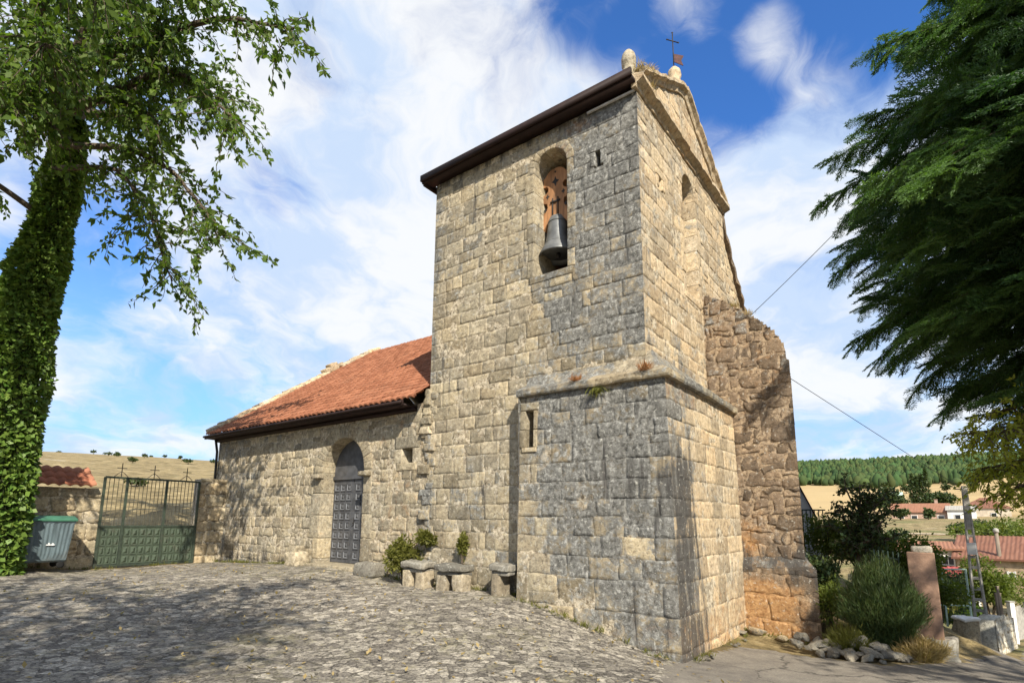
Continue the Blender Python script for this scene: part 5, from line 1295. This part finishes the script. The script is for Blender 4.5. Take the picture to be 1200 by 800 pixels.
def broom(name, label, c, rad, hgt, n, mat, seed):
    rs = np.random.RandomState(seed); t = thing(name, label, 'shrub', tuple(c)); P = []; D = []
    for i in range(n):
        a = rs.rand()*6.283; r_ = math.sqrt(rs.rand()); lean = rs.uniform(.1, 1.0)*r_; b = np.array([math.cos(a)*rad[0]*r_*.45, math.sin(a)*rad[1]*r_*.45, 0])
        top = np.array([math.cos(a)*rad[0]*r_*(.8+.3*lean), math.sin(a)*rad[1]*r_*(.8+.3*lean), hgt*(1-.5*r_**2.2)*rs.uniform(.7, 1.1)]); k = 9; u_ = np.linspace(.12, 1, k)[:, None]
        q = b+(top-b)*u_; q[:, 2] += .12*hgt*np.sin(u_[:, 0]*3)*r_; q += rs.randn(k, 3)*.02; P.append(q+np.array(c)); D.append(np.tile(unit(top-b), (k, 1))+rs.randn(k, 3)*.18)
    V, F, B = leaves(np.concatenate(P), .11, rs, .07, 0, dirs=np.concatenate(D)*1.5, spread=.8); B[:, 0] = np.clip(B[:, 0]*.7+.3*(fbm(V*2.5, 2)+.3), 0, 1); quickmesh('foliage', V, F, mat, t, B); return t


broom('broom_shrub', 'big dark green broom shrub with fine shoots left of the plastered pillar', (5.85, 8.98, hh(5.85, 8.98)-.05), (.62, .50), 1.42, 6500, LF_BROOM, 44)
broom('dry_shrub', 'brownish dry grass clump between the stones and the broom shrub', (6.15, 8.62, hh(6.1, 8.6)-.03), (.42, .2), .32, 520, LF_DRY, 45)
broom('dry_shrub', 'dry weeds growing behind the row of stones', (5.25, 8.95, hh(5.2, 8.9)), (.35, .3), .42, 420, LF_OLIVE, 46)

# pillar with railing
M_PINK = simple('pinkish_plaster', (.25, .155, .105), .92, .18, 5, dirt=.5, bumpd=.015)
pz = hh(6.6, 9.0); pil = thing('gate_pillar', 'pinkish plastered pillar with a stone on top at the garden edge', 'pillar', (6.62, 9.08, pz), R(-36))
mb = MB(); mb.box((0, 0, .72), (.36, .34, 1.7), bev=.015, rough=.012, seed=3); child(mb, 'shaft', M_PINK, pil, True)
mb = MB(); mb.box((.02, 0, 1.60), (.26, .24, .12), bev=.04, rough=.03, seed=8); child(mb, 'cap_stone', M_ROCK, pil, True)
mb = MB(); mb.box((.12, -.03, .10), (.42, .46, .34), bev=.05, rough=.05, seed=9); child(mb, 'rough_footing', M_ROCK, pil, True)
M_RAIL = simple('dark_green_railing', (.03, .05, .04), .6, .2, 9)
rl = thing('garden_railing', 'dark green metal railing running back from the plastered pillar', 'railing', (6.45, 9.25, .2)); q0, q1 = np.array([6.42, 9.32]), np.array([7.1, 11.6])
for i in range(11):
    q = q0+(q1-q0)*i/10; mb = MB(); mb.tube([(q[0], q[1], -.2), (q[0], q[1], 1.12)], .012, 5); mb.build('bar', M_RAIL, rl)
mb = MB(); mb.tube([(*q0, 1.0), (*q1, 1.0)], .014, 5); mb.tube([(*q0, .15), (*q1, .15)], .014, 5); mb.build('rail', M_RAIL, rl)

# shrubs beyond, dirt bank
bush('light_shrub', 'light green shrub directly behind the plastered pillar', 'shrub', (9.3, 12.9, .45), (.85, .8, .85), 5200, .085, LF_LIGHT, 47)
bush('light_shrub', 'taller light green shrub behind the garden railing', 'shrub', (8.6, 13.6, .8), (1.0, .8, .9), 5200, .085, LF_LIGHT, 48)
bush('light_shrub', 'low green shrub spilling over the dirt bank beside the green fence', 'shrub', (10.6, 14.1, -.15), (.6, .5, .7), 2600, .085, LF_LIGHT, 49)

# ------------------------------------------------------------------ street poles, walls and fences going down the street
M_CONC = simple('weathered_concrete', (.34, .32, .28), .9, .2, 6, bumpd=.01, dirt=.3); M_WOOD = simple('weathered_pole_wood', (.20, .16, .12), .9, .25, 6, coords=(1, 1, .2))
M_WHITE = simple('white_render', (.72, .70, .66), .85, .08, 2, dirt=.15); M_CREAM = simple('cream_render', (.55, .47, .36), .9, .12, 2, dirt=.25); M_OCHRE = simple('ochre_stone_wall', (.36, .27, .17), .95, .2, 3, dirt=.35, bumpd=.03)
M_PINKW = simple('pink_brick_wall', (.42, .29, .22), .9, .15, 4, dirt=.2); M_ROOFC = tile_mat('brown_roof_tiles', [(.15, .068, .044), (.20, .092, .060), (.25, .125, .085)]); M_ROOFA = tile_mat('orange_roof_tiles', [(.24, .115, .07), (.32, .155, .095)])
M_GLASS = simple('dark_window_glass', (.03, .035, .04), .15, .1, 3, spec=.6); M_RED = simple('red_sheet', (.30, .06, .055), .6, .15, 3); M_PGREEN = simple('pale_green_paint', (.38, .50, .42), .6, .1, 5)
pz = hh(15.25, 18.55)
pole = thing('utility_pole', 'tall concrete ladder-style utility pole with a white box beside the street', 'pole', (15.25, 18.55, pz), R(-42))
mb = MB(); HP = 5.15-(pz+2.3)
for x in (-1, 1): mb.tube([(x*.17, 0, -.2), (x*.05, 0, HP)], [.055, .035], 6)
for i in range(12): z = .45+i*.34; w = .17-(.12*z/HP); mb.box((0, 0, z), (2*w, .06, .09), bev=.008)
mb.box((0, 0, HP*.86), (.12, .09, HP*.28), bev=.01); child(mb, 'shaft', M_CONC, pole)
mb = MB(); mb.box((0, -.10, HP*.60), (.24, .14, .38), bev=.02); child(mb, 'meter_box', M_WHITE, pole)
mb = MB(); mb.tube([(-.28, 0, HP-.1), (.28, 0, HP-.1)], .02, 6); [mb.lathe([(.03, 0), (.035, .04), (.015, .1), (0, .11)], (x, 0, HP-.1), 8) for x in (-.25, 0, .25)]; child(mb, 'crossarm', M_BLACK, pole)
p2 = hh(32.84, 37.7); pole2 = thing('utility_pole', 'thin wooden pole standing in front of the brown-roofed house', 'pole', (31.2, 35.9, -2.4)); mb = MB(); mb.tube([(0, 0, -1), (0, 0, 3.45)], [.14, .10], 8); child(mb, 'shaft', M_WOOD, pole2, True)
mb = MB(); mb.lathe([(.11, 0), (.16, .03), (.14, .22), (.05, .28), (0, .28)], (0, 0, 3.45), 10); child(mb, 'pole_cap', M_CONC, pole2, True)
# pale stone wall by the pole
def f_pw(s, z, d=0.):
    s = np.asarray(s, float); t = s/2.3; dx, dy = .79, .61; return np.stack([14.85+dx*s+dy*np.asarray(d, float)+0*z, 17.55+dy*s-dx*np.asarray(d, float)+0*z, -2.3-t*.12+np.asarray(z, float)+0*s], -1)
pw = thing('stone_wall', 'low pale stone wall just behind the foot of the ladder-style pole', 'wall', (15.6, 18.2, -2.2))
mb = MB(); masonry(mb, f_pw, 0, 2.3, rows_of(-.3, 1.12, .16, .28, random.Random(3)), bw=(.2, .45), seed=81, jit=1.6, rough=.03, res=.08, region=lambda s, z: z < 1.1-.12*np.abs(s-1.0), gap=.01)
V = [f_pw(s, z, -.02) for s, z in ((0, -.3), (2.3, -.3), (2.3, .95), (1.0, 1.08), (0, .97))]+[f_pw(s, z, -.5) for s, z in ((0, -.3), (2.3, -.3), (2.3, .95), (1.0, 1.08), (0, .97))]; mb.add(V, [(0, 5, 9, 4), (4, 9, 8, 3), (3, 8, 7, 2), (2, 7, 6, 1), (5, 6, 7, 8, 9)], 0, (.9, .5, .5))
mb.build('wall', [stone_mat('whitish_stone', [(.48, .43, .33), (.60, .55, .44), (.66, .61, .50)]), M_MORTAR], pw, True)
ww = thing('stone_wall', 'rubble wall end with a white cap left of the ladder-style pole', 'wall', (14.0, 17.6, -2.0)); mb = MB(); mb.box((0, 0, .10), (.5, .5, 1.2), bev=.05, rough=.13, seed=2); child(mb, 'rubble', M_WALLST, ww, True); mb = MB(); mb.box((0, 0, .72), (.52, .5, .12), bev=.05, rough=.08, seed=5); child(mb, 'white_cap', M_WHITE, ww, True)
# mesh fence with pale green frame
fg = thing('mesh_gate', 'pale green framed mesh gate at the top of the dirt bank', 'gate', (13.6, 18.3, -1.3)); e0, e1 = np.array([13.1, 18.2]), np.array([14.5, 18.0])
mb = MB(); 
for q in (e0, (e0+e1)/2, e1): mb.tube([(*q, -1.6), (*q, .18)], .03, 6)
for z in (-.95, .16): mb.tube([(*e0, z), (*e1, z)], .025, 6)
mb.build('gate_frame', M_PGREEN, fg)
mb = MB()
for i in range(22): q = e0+(e1-e0)*i/21; mb.tube([(*q, -1.5), (*q, .14)], .007, 4, cap=False)
for i in range(18): z = -1.5+i*.095; mb.tube([(*e0, z), (*e1, z)], .007, 4, cap=False)
mb.build('wire_mesh', M_RAIL, fg)
bush('dark_shrub', 'dark hedge behind the pale green mesh gate', 'shrub', (14.5, 19.4, -.75), (1.1, .6, .8), 3500, .10, LF_DARK, 50)
for i, (x, y, h, lab) in enumerate(((15.75, 18.45, 1.75, 'thin rusty post left of the two beside the low pale wall'), (16.0, 18.65, 1.95, 'middle thin rusty post beside the low pale wall'), (16.3, 18.95, 1.7, 'thin rusty post farthest from the ladder-style pole'))):
    z = hh(x, y); mb = MB(); mb.box((0, 0, h/2), (.06, .06, h), bev=.006); mb.box((0, 0, h), (.075, .075, .03), bev=.004); o = mb.build('metal_post', M_WOOD); o.location = (x, y, z); setprops(o, lab, 'post')
for i, (x, y, h, lab) in enumerate(((18.5, 21.1, 1.55, 'nearer white concrete gate post at the right edge of the street'), (20.2, 22.3, 1.7, 'farther white concrete gate post at the right edge of the street'))):
    z = hh(x, y); t = thing('gate_post', lab, 'post', (x, y, z)); mb = MB(); mb.box((0, 0, h/2-.1), (.17, .17, h), bev=.01); child(mb, 'shaft', M_WHITE, t); mb = MB(); mb.box((0, 0, h-.08), (.21, .21, .05), bev=.01); child(mb, 'cap', M_CONC, t)
t = thing('sheet_gate', 'grey sheet metal gate between the two white gate posts', 'gate', (19.3, 21.7, hh(19.3, 21.7)), math.atan2(1.2, 1.7)); mb = MB()
for i in range(14): mb.box((-.85+i*.13, 0, .75), (.10, .03, 1.2), bev=.008)
child(mb, 'slats', M_CONC, t); mb = MB(); [mb.box((0, .02, z), (1.9, .04, .06)) for z in (.3, 1.2)]; child(mb, 'gate_frame', M_CONC, t)
bush('green_bush', 'large bright green bush above the low pale wall beside the ladder-style pole', 'bush', (18.6, 22.1, -1.15), (1.5, 1.2, 1.45), 9000, .11, LF_LIGHT, 51)
bush('green_bush', 'green bush on the bank behind the rubble wall end', 'bush', (15.8, 21.8, -.9), (1.1, .9, 1.0), 4000, .11, LF_BROAD, 52)

# ------------------------------------------------------------------ houses
def house(name, label, c, rz, lx, ly, wh, rh, wm, rm, wins=(), hip=False, over=.25, chim=None, drop=1.5):
    t = thing(name, label, 'house', tuple(c), rz); mb = MB()
    V = [(-lx/2, -ly/2, -drop), (lx/2, -ly/2, -drop), (lx/2, ly/2, -drop), (-lx/2, ly/2, -drop), (-lx/2, -ly/2, wh), (lx/2, -ly/2, wh), (lx/2, ly/2, wh), (-lx/2, ly/2, wh), (-lx/2, 0, wh+(0 if hip else rh)), (lx/2, 0, wh+(0 if hip else rh))]
    mb.add(V, [(0, 1, 5, 4), (2, 3, 7, 6), (1, 2, 6, 9, 5), (3, 0, 4, 8, 7)]); child(mb, 'wall', wm, t)
    n = max(8, int((lx+2*over)/.22)); m = 8
    sl = math.hypot(ly/2+over, rh*(1+2*over/ly)); V = []; F = []; B = []
    def rp(x, v, side):   # v 0 eave .. 1 ridge
        e = ly/2*v*.9 if hip else 0; xx = np.clip(x, -(lx/2+over)+e, lx/2+over-e); y = (ly/2+over)*(1-v); return (xx, -y*side, wh-rh*2*over/ly+rh*(1+2*over/ly)*v)
    off = 0; rs = np.random.RandomState(int(lx*10))
    for side in (1, -1):
        for j in range(m+1):
            for i in range(n*2+1):
                x = -(lx/2+over)+(lx+2*over)*i/(n*2); p = rp(x, j/m, side); V.append((p[0], p[1], p[2]+.05+(.03 if i % 2 else 0)+.02*((j*7) % 3))); B.append(rs.rand(3))
        w = n*2+1; F += [(off+j*w+i, off+j*w+i+1, off+(j+1)*w+i+1, off+(j+1)*w+i) for j in range(m) for i in range(n*2)]; off += (m+1)*w
    mb = MB(); mb.add(V, F, 0, B)
    if hip:
        for s in (-1, 1): mb.add([(s*(lx/2+over), -ly/2-over, wh-.05), (s*(lx/2+over), ly/2+over, wh-.05), (s*(lx/2+over-ly*.45), 0, wh+rh+.03)], [(0, 1, 2)])
    else:
        mb.add([(-lx/2-over, -ly/2-over, wh-rh*2*over/ly-.04), (lx/2+over, -ly/2-over, wh-rh*2*over/ly-.04), (lx/2+over, -ly/2-over, wh-rh*2*over/ly+.08), (-lx/2-over, -ly/2-over, wh-rh*2*over/ly+.08)], [(0, 1, 2, 3)])
    ro = child(mb, 'roof', rm, t)
    if chim: mb = MB(); mb.box((chim, ly*.12, wh+rh+.25), (.5, .45, 1.0), bev=.03); mb.box((chim, ly*.12, wh+rh+.78), (.6, .55, .08)); o = child(mb, 'chimney', wm, ro)
    for (x, z, w, h, kind) in wins:
        mb = MB(); y = -ly/2
        for a, b, cw, chh in ((x-w/2, z, .08, h+.16), (x+w/2, z, .08, h+.16), (x, z-h/2, w, .08), (x, z+h/2, w, .08)): mb.box((a, y-.02, b), (cw, .10, chh))
        if kind == 'grid':
            for k in range(1, 4): mb.box((x-w/2+w*k/4, y-.05, z), (.04, .04, h))
            mb.box((x, y-.05, z), (w, .04, .04))
        o = child(mb, 'window' if kind != 'door' else 'door', M_WHITE if kind != 'door' else M_WOOD, t); mb = MB(); mb.box((x, y-.015, z), (w, .02, h)); child(mb, 'pane' if kind != 'door' else 'leaf', M_GLASS if kind != 'door' else M_BROWN, o)
    return t


house('village_house', 'ochre stone house with a long brown tiled roof at the right edge', (35.2, 35.4, -2.9), R(-47), 10.5, 5.5, 2.35, 1.25, M_OCHRE, M_ROOFC, [(-2.6, 1.35, .35, .3, 'w'), (-.8, 1.2, .8, .9, 'w'), (2, 1.2, .8, .9, 'w'), (-3.6, .75, .3, .3, 'w')])
house('village_house', 'cream rendered outbuilding with a barred window left of the brown-roofed house', (29.7, 40.4, -2.2), R(-36), 3.9, 4.0, 2.1, .35, M_CREAM, M_ROOFA, [(-.7, 1.3, .7, .55, 'w'), (.95, 1.05, 1.3, 1.15, 'grid')])
house('village_house', 'small white shed under a bright red roof below the cream outbuilding', (22.9, 29.2, -2.7), R(-30), 1.6, 1.8, 1.45, .55, M_WHITE, M_RED, [(-.2, .85, .6, .7, 'door')])
house('village_house', 'grey shed with a red roof at the right edge beyond the gate posts', (28.3, 28.6, -3.3), R(-52), 2.6, 2.4, 1.5, .7, M_CONC, M_RED, [(-.6, .8, .7, .8, 'w')])
hA = 130/90.
house('village_house', 'long pinkish house with a terracotta roof in front of the wheat field', (53.4*hA, 72.5*hA, 1.15), R(-36.5), 8.6, 6, 2.55, 1.5, M_PINKW, M_ROOFA, [(-2.9, 1.3, .9, 1.1, 'w'), (-.9, 1.3, .9, 1.1, 'w'), (1.1, 1.2, 1.0, 2.0, 'door'), (3.0, 1.3, .9, 1.1, 'w')], chim=2.6)
house('village_house', 'white house with a low grey roof right of the long pinkish house', (57.3*1.42, 70.6*1.42, 1.3), R(-39), 4.0, 5, 2.7, .7, M_WHITE, M_CONC, [(-.6, 1.4, .8, .9, 'w'), (.9, 1.4, .7, .9, 'w')])
house('village_house', 'house with a wide brown hipped roof right of the white house', (65*1.45, 76*1.45, 1.6), R(-41), 7.5, 7.5, 3.0, 2.0, M_CREAM, M_ROOFC, [(-1.8, 1.6, .8, .9, 'w'), (1.2, 1.6, .8, .9, 'w')], hip=True)
house('field_hut', 'pale green hut standing at the lower edge of the pine forest', (97*1.3, 139.6*1.3, 7.6), R(-35), 3.8, 3.6, 3.0, 1.0, M_PGREEN, M_PGREEN, [(-.6, 1.3, .9, 1.2, 'w')])
house('village_house', 'white gabled house with railings showing beside the buttress', (8.35, 18.65, .3), R(-118), 3.0, 3.1, 1.62, 3.6, M_WHITE, M_ROOFA, [], over=.12)
rl = thing('balcony_railing', 'white and dark railing in front of the white gabled house', 'railing', (8.0, 15.0, 1.0))
for i in range(12): x = 7.2+i*.105; mb = MB(); mb.tube([(x, 15.0-i*.01, .9), (x, 15.0-i*.01, 1.92)], .014, 5); mb.build('bar', M_RAIL, rl)
mb = MB(); mb.tube([(7.15, 15.0, 1.93), (8.42, 14.88, 1.93)], .02, 6); mb.build('rail', M_RAIL, rl)
mb = MB(); mb.box((7.75, 15.15, .6), (1.4, .25, .8), R(-5), bev=.02, rough=.02); mb.build('parapet', M_WHITE, rl)
# long low wall in front of the pinkish house
lw = thing('field_wall', 'long pale low wall in front of the pinkish terracotta-roofed house', 'wall', (47, 66, -.4), R(-36)); mb = MB(); mb.box((0, 0, .1), (16, .4, 1.3), bev=.03, rough=.05); child(mb, 'wall', M_OCHRE, lw); mb = MB(); mb.box((0, 0, .80), (16.1, .5, .10), bev=.02); child(mb, 'coping', M_CREAM, lw)
# parked car by the pinkish house, just a dark small shape in the photo
# ------------------------------------------------------------------ trees in the valley
def far_tree(name, label, c, rad, h, mat, seed, n=1500, size=.35, group=None, conic=False, trunk_h=1.0):
    rs = np.random.RandomState(seed); c = np.array(c, float); t = thing(name, label, 'tree', tuple(c), group=group)
    if conic: zz = rs.rand(n); r_ = rad*(np.sin(np.pi*np.clip(zz, .02, 1)**.7)**.6)*rs.uniform(.4, 1, n); a = rs.rand(n)*6.283; P = c+np.stack([np.cos(a)*r_, np.sin(a)*r_, trunk_h*.6+zz*(h-trunk_h*.6)], -1)
    else:
        k = 9; cc = unit(rs.randn(k, 3))*rs.uniform(.3, .6, (k, 1)); i = rs.randint(0, k, n); P = cc[i]+unit(rs.randn(n, 3))*rs.uniform(.28, .48, (n, 1)); P = c+P*[rad, rad, (h-trunk_h)/2]+[0, 0, trunk_h+(h-trunk_h)/2]
    V, F, B = leaves(P, size, rs, .7, 0.1, flat=.2); quickmesh('crown', V, F, mat, t, B)
    mb = MB(); mb.tube([c-[0, 0, .5], c+[0, 0, h*.6]], [rad*.09, rad*.04], 6); mb.build('trunk', M_BARK, t, True); return t


def gz(az_, r_): x, y = r_*math.sin(R(az_)), r_*math.cos(R(az_)); return x, y, hh(x, y)
for az_, r_, rad, h, lab in ((34.6, 150, 4.6, 6.2, 'round dark tree left of the poplars behind the pinkish house'), (37.6, 148, 3.4, 5.6, 'round dark tree right of the poplars behind the pinkish house'), (33.2, 140, 2.6, 4, 'low round tree at the left end of the village')):
    far_tree('round_tree', lab, gz(az_, r_), rad, h, LF_DARK, int(az_*10), 2200, .5)
for i, az_ in enumerate((36.05, 36.35, 36.65, 37.0)): far_tree('poplar', 'slender dark poplar in the row behind the pinkish house', gz(az_, 160), .75, 9.2-(i == 1)*.6+(i == 3)*1.0, LF_DARK, 90+i, 900, .45, 'poplars behind the village', True)
rs = np.random.RandomState(77)
for i, (az_, r_) in enumerate(((31.2, 330), (32.0, 345), (33.0, 350), (34.1, 345), (35.6, 300), (36.2, 305), (38.3, 300), (40.0, 310))): far_tree('field_tree', 'small dark tree dotting the wheat field edge', gz(az_, r_), 2.4, 4.2, LF_DARK, 120+i, 350, .8, 'small trees on the wheat field')
for az_, r_, rad, h, mt, lab in ((34.3, 62, 2.2, 2.6, LF_DARK, 'dark bush left of the long low wall'), (40.6, 66, 3.0, 3.6, LF_LIGHT, 'light green tree above the brown tiled roof'), (42.3, 58, 3.2, 4.0, LF_LIGHT, 'bright green tree behind the right end of the brown roof'), (39.4, 75, 1.8, 2.6, LF_DARK, 'dark green tree between the white house and the brown roof'),
                               (36.6, 30, 1.5, 2.6, LF_LIGHT, 'light green tree in the gully below the long low wall'), (35.2, 26, 1.4, 2.3, LF_OLIVE, 'olive tree above the plastered pillar'), (38.2, 32, 1.0, 1.6, LF_BROAD, 'small bush beside the red-roofed shed'), (35.0, 120, 1.6, 2.2, LF_DARK, 'dark bush in front of the pinkish house, left end'), (36.9, 122, 1.1, 1.9, LF_DARK, 'dark bush in front of the pinkish house, right end')):
    far_tree('bushy_tree', lab, gz(az_, r_), rad, h, mt, int(az_*7+r_), 2600 if r_ < 100 else 700, .22 if r_ < 80 else .4, trunk_h=.3)


def forest():
    rs = np.random.RandomState(9); n = 9500; a = R(1)*rs.uniform(20, 62, n); edge = 372+22*np.sin(np.degrees(a)*.9)+16*np.sin(np.degrees(a)*2.7); edge = edge+50*ss(33, 29, np.degrees(a))+75*ss(36.5, 42, np.degrees(a)); r = edge+(820-edge)*rs.rand(n)**.8
    x, y = r*np.sin(a), r*np.cos(a); z = H(x, y); V = []; F = []; B = []; o = 0; hs_ = rs.uniform(4.5, 9.5, n); w = rs.uniform(1.2, 2.8, n); k = 7
    prof = [(.25, .0), (.9, .2), (1.0, .48), (.84, .74), (.46, .92), (.02, 1.0)]
    for i in range(n):
        b = rs.rand(3)
        for (pr_, pz_) in prof:
            for j in range(k):
                t = 6.283*j/k+i; q = pr_*w[i]*(1+rs.uniform(-.25, .25)); V.append((x[i]+q*math.cos(t), y[i]+q*math.sin(t), z[i]-.5+pz_*hs_[i]*(1+rs.uniform(-.06, .06)))); B.append(b)
        for m in range(len(prof)-1):
            for j in range(k): F.append((o+m*k+j, o+m*k+(j+1) % k, o+(m+1)*k+(j+1) % k, o+(m+1)*k+j))
        o += k*len(prof)
    f = quickmesh('pine_forest', V, F, leaf_mat('pine_crowns', (.020, .050, .018), (.050, .100, .030), .05, rough=.9), None, B)
    setprops(f, 'dense green pine forest covering the far hill above the wheat field', 'forest', kind='stuff')


forest()
# scrub on the dry hill at the left
for i in range(26):
    az_ = rs.uniform(-44, -26); r_ = rs.uniform(95, 125) if i < 16 else rs.uniform(28, 90); far_tree('hill_shrub', 'small dark shrub scattered on the dry grassy hill behind the gate', gz(az_, r_), rs.uniform(.2, .75), rs.uniform(.25, .55), LF_DARK, 200+i, 160, .18, 'shrubs on the dry hill', trunk_h=.1)

# yellow-green tree leaning in from the right
yt = []
for i, (e, dz) in enumerate((((7.35, 8.75, 3.0), 0), ((7.9, 9.3, 2.5), 0), ((8.4, 9.7, 3.2), 0), ((8.2, 8.9, 2.2), 0), ((9.2, 9.9, 2.6), 0), ((8.9, 9.6, 3.6), 0), ((9.8, 10.4, 2.0), 0), ((8.6, 9.2, 2.9), 0), ((9.6, 9.6, 3.4), 0), ((9.0, 10.2, 2.1), 0))): yt.append(([(11.2, 8.6, 2.2), (10.2, 8.9, max(3.0, e[2]+.4)), e], .03, 1.0))
grown_tree('yellow_green_tree', 'slender tree with yellow-green feathery leaves hanging in from the right', 'tree', [(11.4, 8.4, hh(11.4, 8.4)), (11.3, 8.5, 1.2), (11.2, 8.6, 2.4)], [.12, .10, .07], yt, 13, .7, 34, .085, LF_YEL, 15, droop=.45, bare=.35, aspect=.4)

# overhead wires
def wire(label, p0, p1, sag, r=.011):
    t = np.linspace(0, 1, 30)[:, None]; P = np.array(p0)*(1-t)+np.array(p1)*t; P[:, 2] -= sag*4*t[:, 0]*(1-t[:, 0]); mb = MB(); mb.tube(P, r, 5); o = mb.build('overhead_wire', M_BLACK); setprops(o, label, 'wire')


wire('thin overhead wire running up from behind the bell tower to the conifer', (4.9, 11.9, 5.75), (9.6, 10.6, 10.6), .12, .007)
wire('thin overhead wire descending from the buttress towards the ladder-style pole', (7.6, 15.4, 6.0), (15.25, 18.55, 2.7), -.0, .009)

# ------------------------------------------------------------------ weeds at the wall feet and fallen leaves on the paving
def ground_litter():
    rs = np.random.RandomState(14); P = []; D = []
    lines = [((0.15, -.06), (2.7, -.06), 46), ((2.9, .28), (7.2, .28), 90), ((9.1, .28), (14.3, .28), 110), ((13.75, -.5), (13.75, -5.5), 70), ((-.06, .2), (-.06, 3.2), 40), ((-.2, 3.2), (-1.3, 3.2), 26)]
    for (a0, b0), (a1, b1), n in lines:
        for _ in range(n):
            t = rs.rand(); a = a0+(a1-a0)*t; b = b0+(b1-b0)*t; k = rs.randint(5, 16); w = L2W(a+rs.randn()*.04, b-abs(rs.randn())*.04, 0); z = float(H(w[0], w[1])); sz = rs.uniform(.3, 1.2)
            q = np.array([w[0], w[1], z])+rs.randn(k, 3)*[.03, .03, .004]; P.append(q); D.append(unit(rs.randn(k, 3)*[.6, .6, .3]+[0, 0, .9])*sz)
    P = np.concatenate(P); D = np.concatenate(D); sz = np.linalg.norm(D, axis=1, keepdims=True)
    V, F, B = leaves(P, .085, rs, .14, 0, dirs=D/sz*2.2, spread=.5); V = P.repeat(4, 0)+(V-P.repeat(4, 0))*sz.repeat(4, 0)
    o = quickmesh('wall_weeds', V, F, LF_OLIVE, None, B); setprops(o, 'small weeds and grass growing along the foot of the stone walls', 'weeds', kind='stuff')
    n = 1500; x = rs.uniform(-9, 3, n); y = rs.uniform(4.8, 15, n); a = (x-CB[0])*UU[0]+(y-CB[1])*UU[1]; b = (x-CB[0])*VV[0]+(y-CB[1])*VV[1]; ok = (b < -.1) & (a < 13.6); x, y = x[ok], y[ok]
    V, F, B = leaves(np.stack([x, y, H(x, y)+.022], -1), .06, rs, .6, 0, flat=4); V[:, 2] = np.maximum(V[:, 2], H(V[:, 0], V[:, 1])+.012)
    o = quickmesh('fallen_leaves', V, F, LF_DRY, None, B); setprops(o, 'scattered dry fallen leaves lying on the stone paving', 'leaves', kind='stuff')


ground_litter()
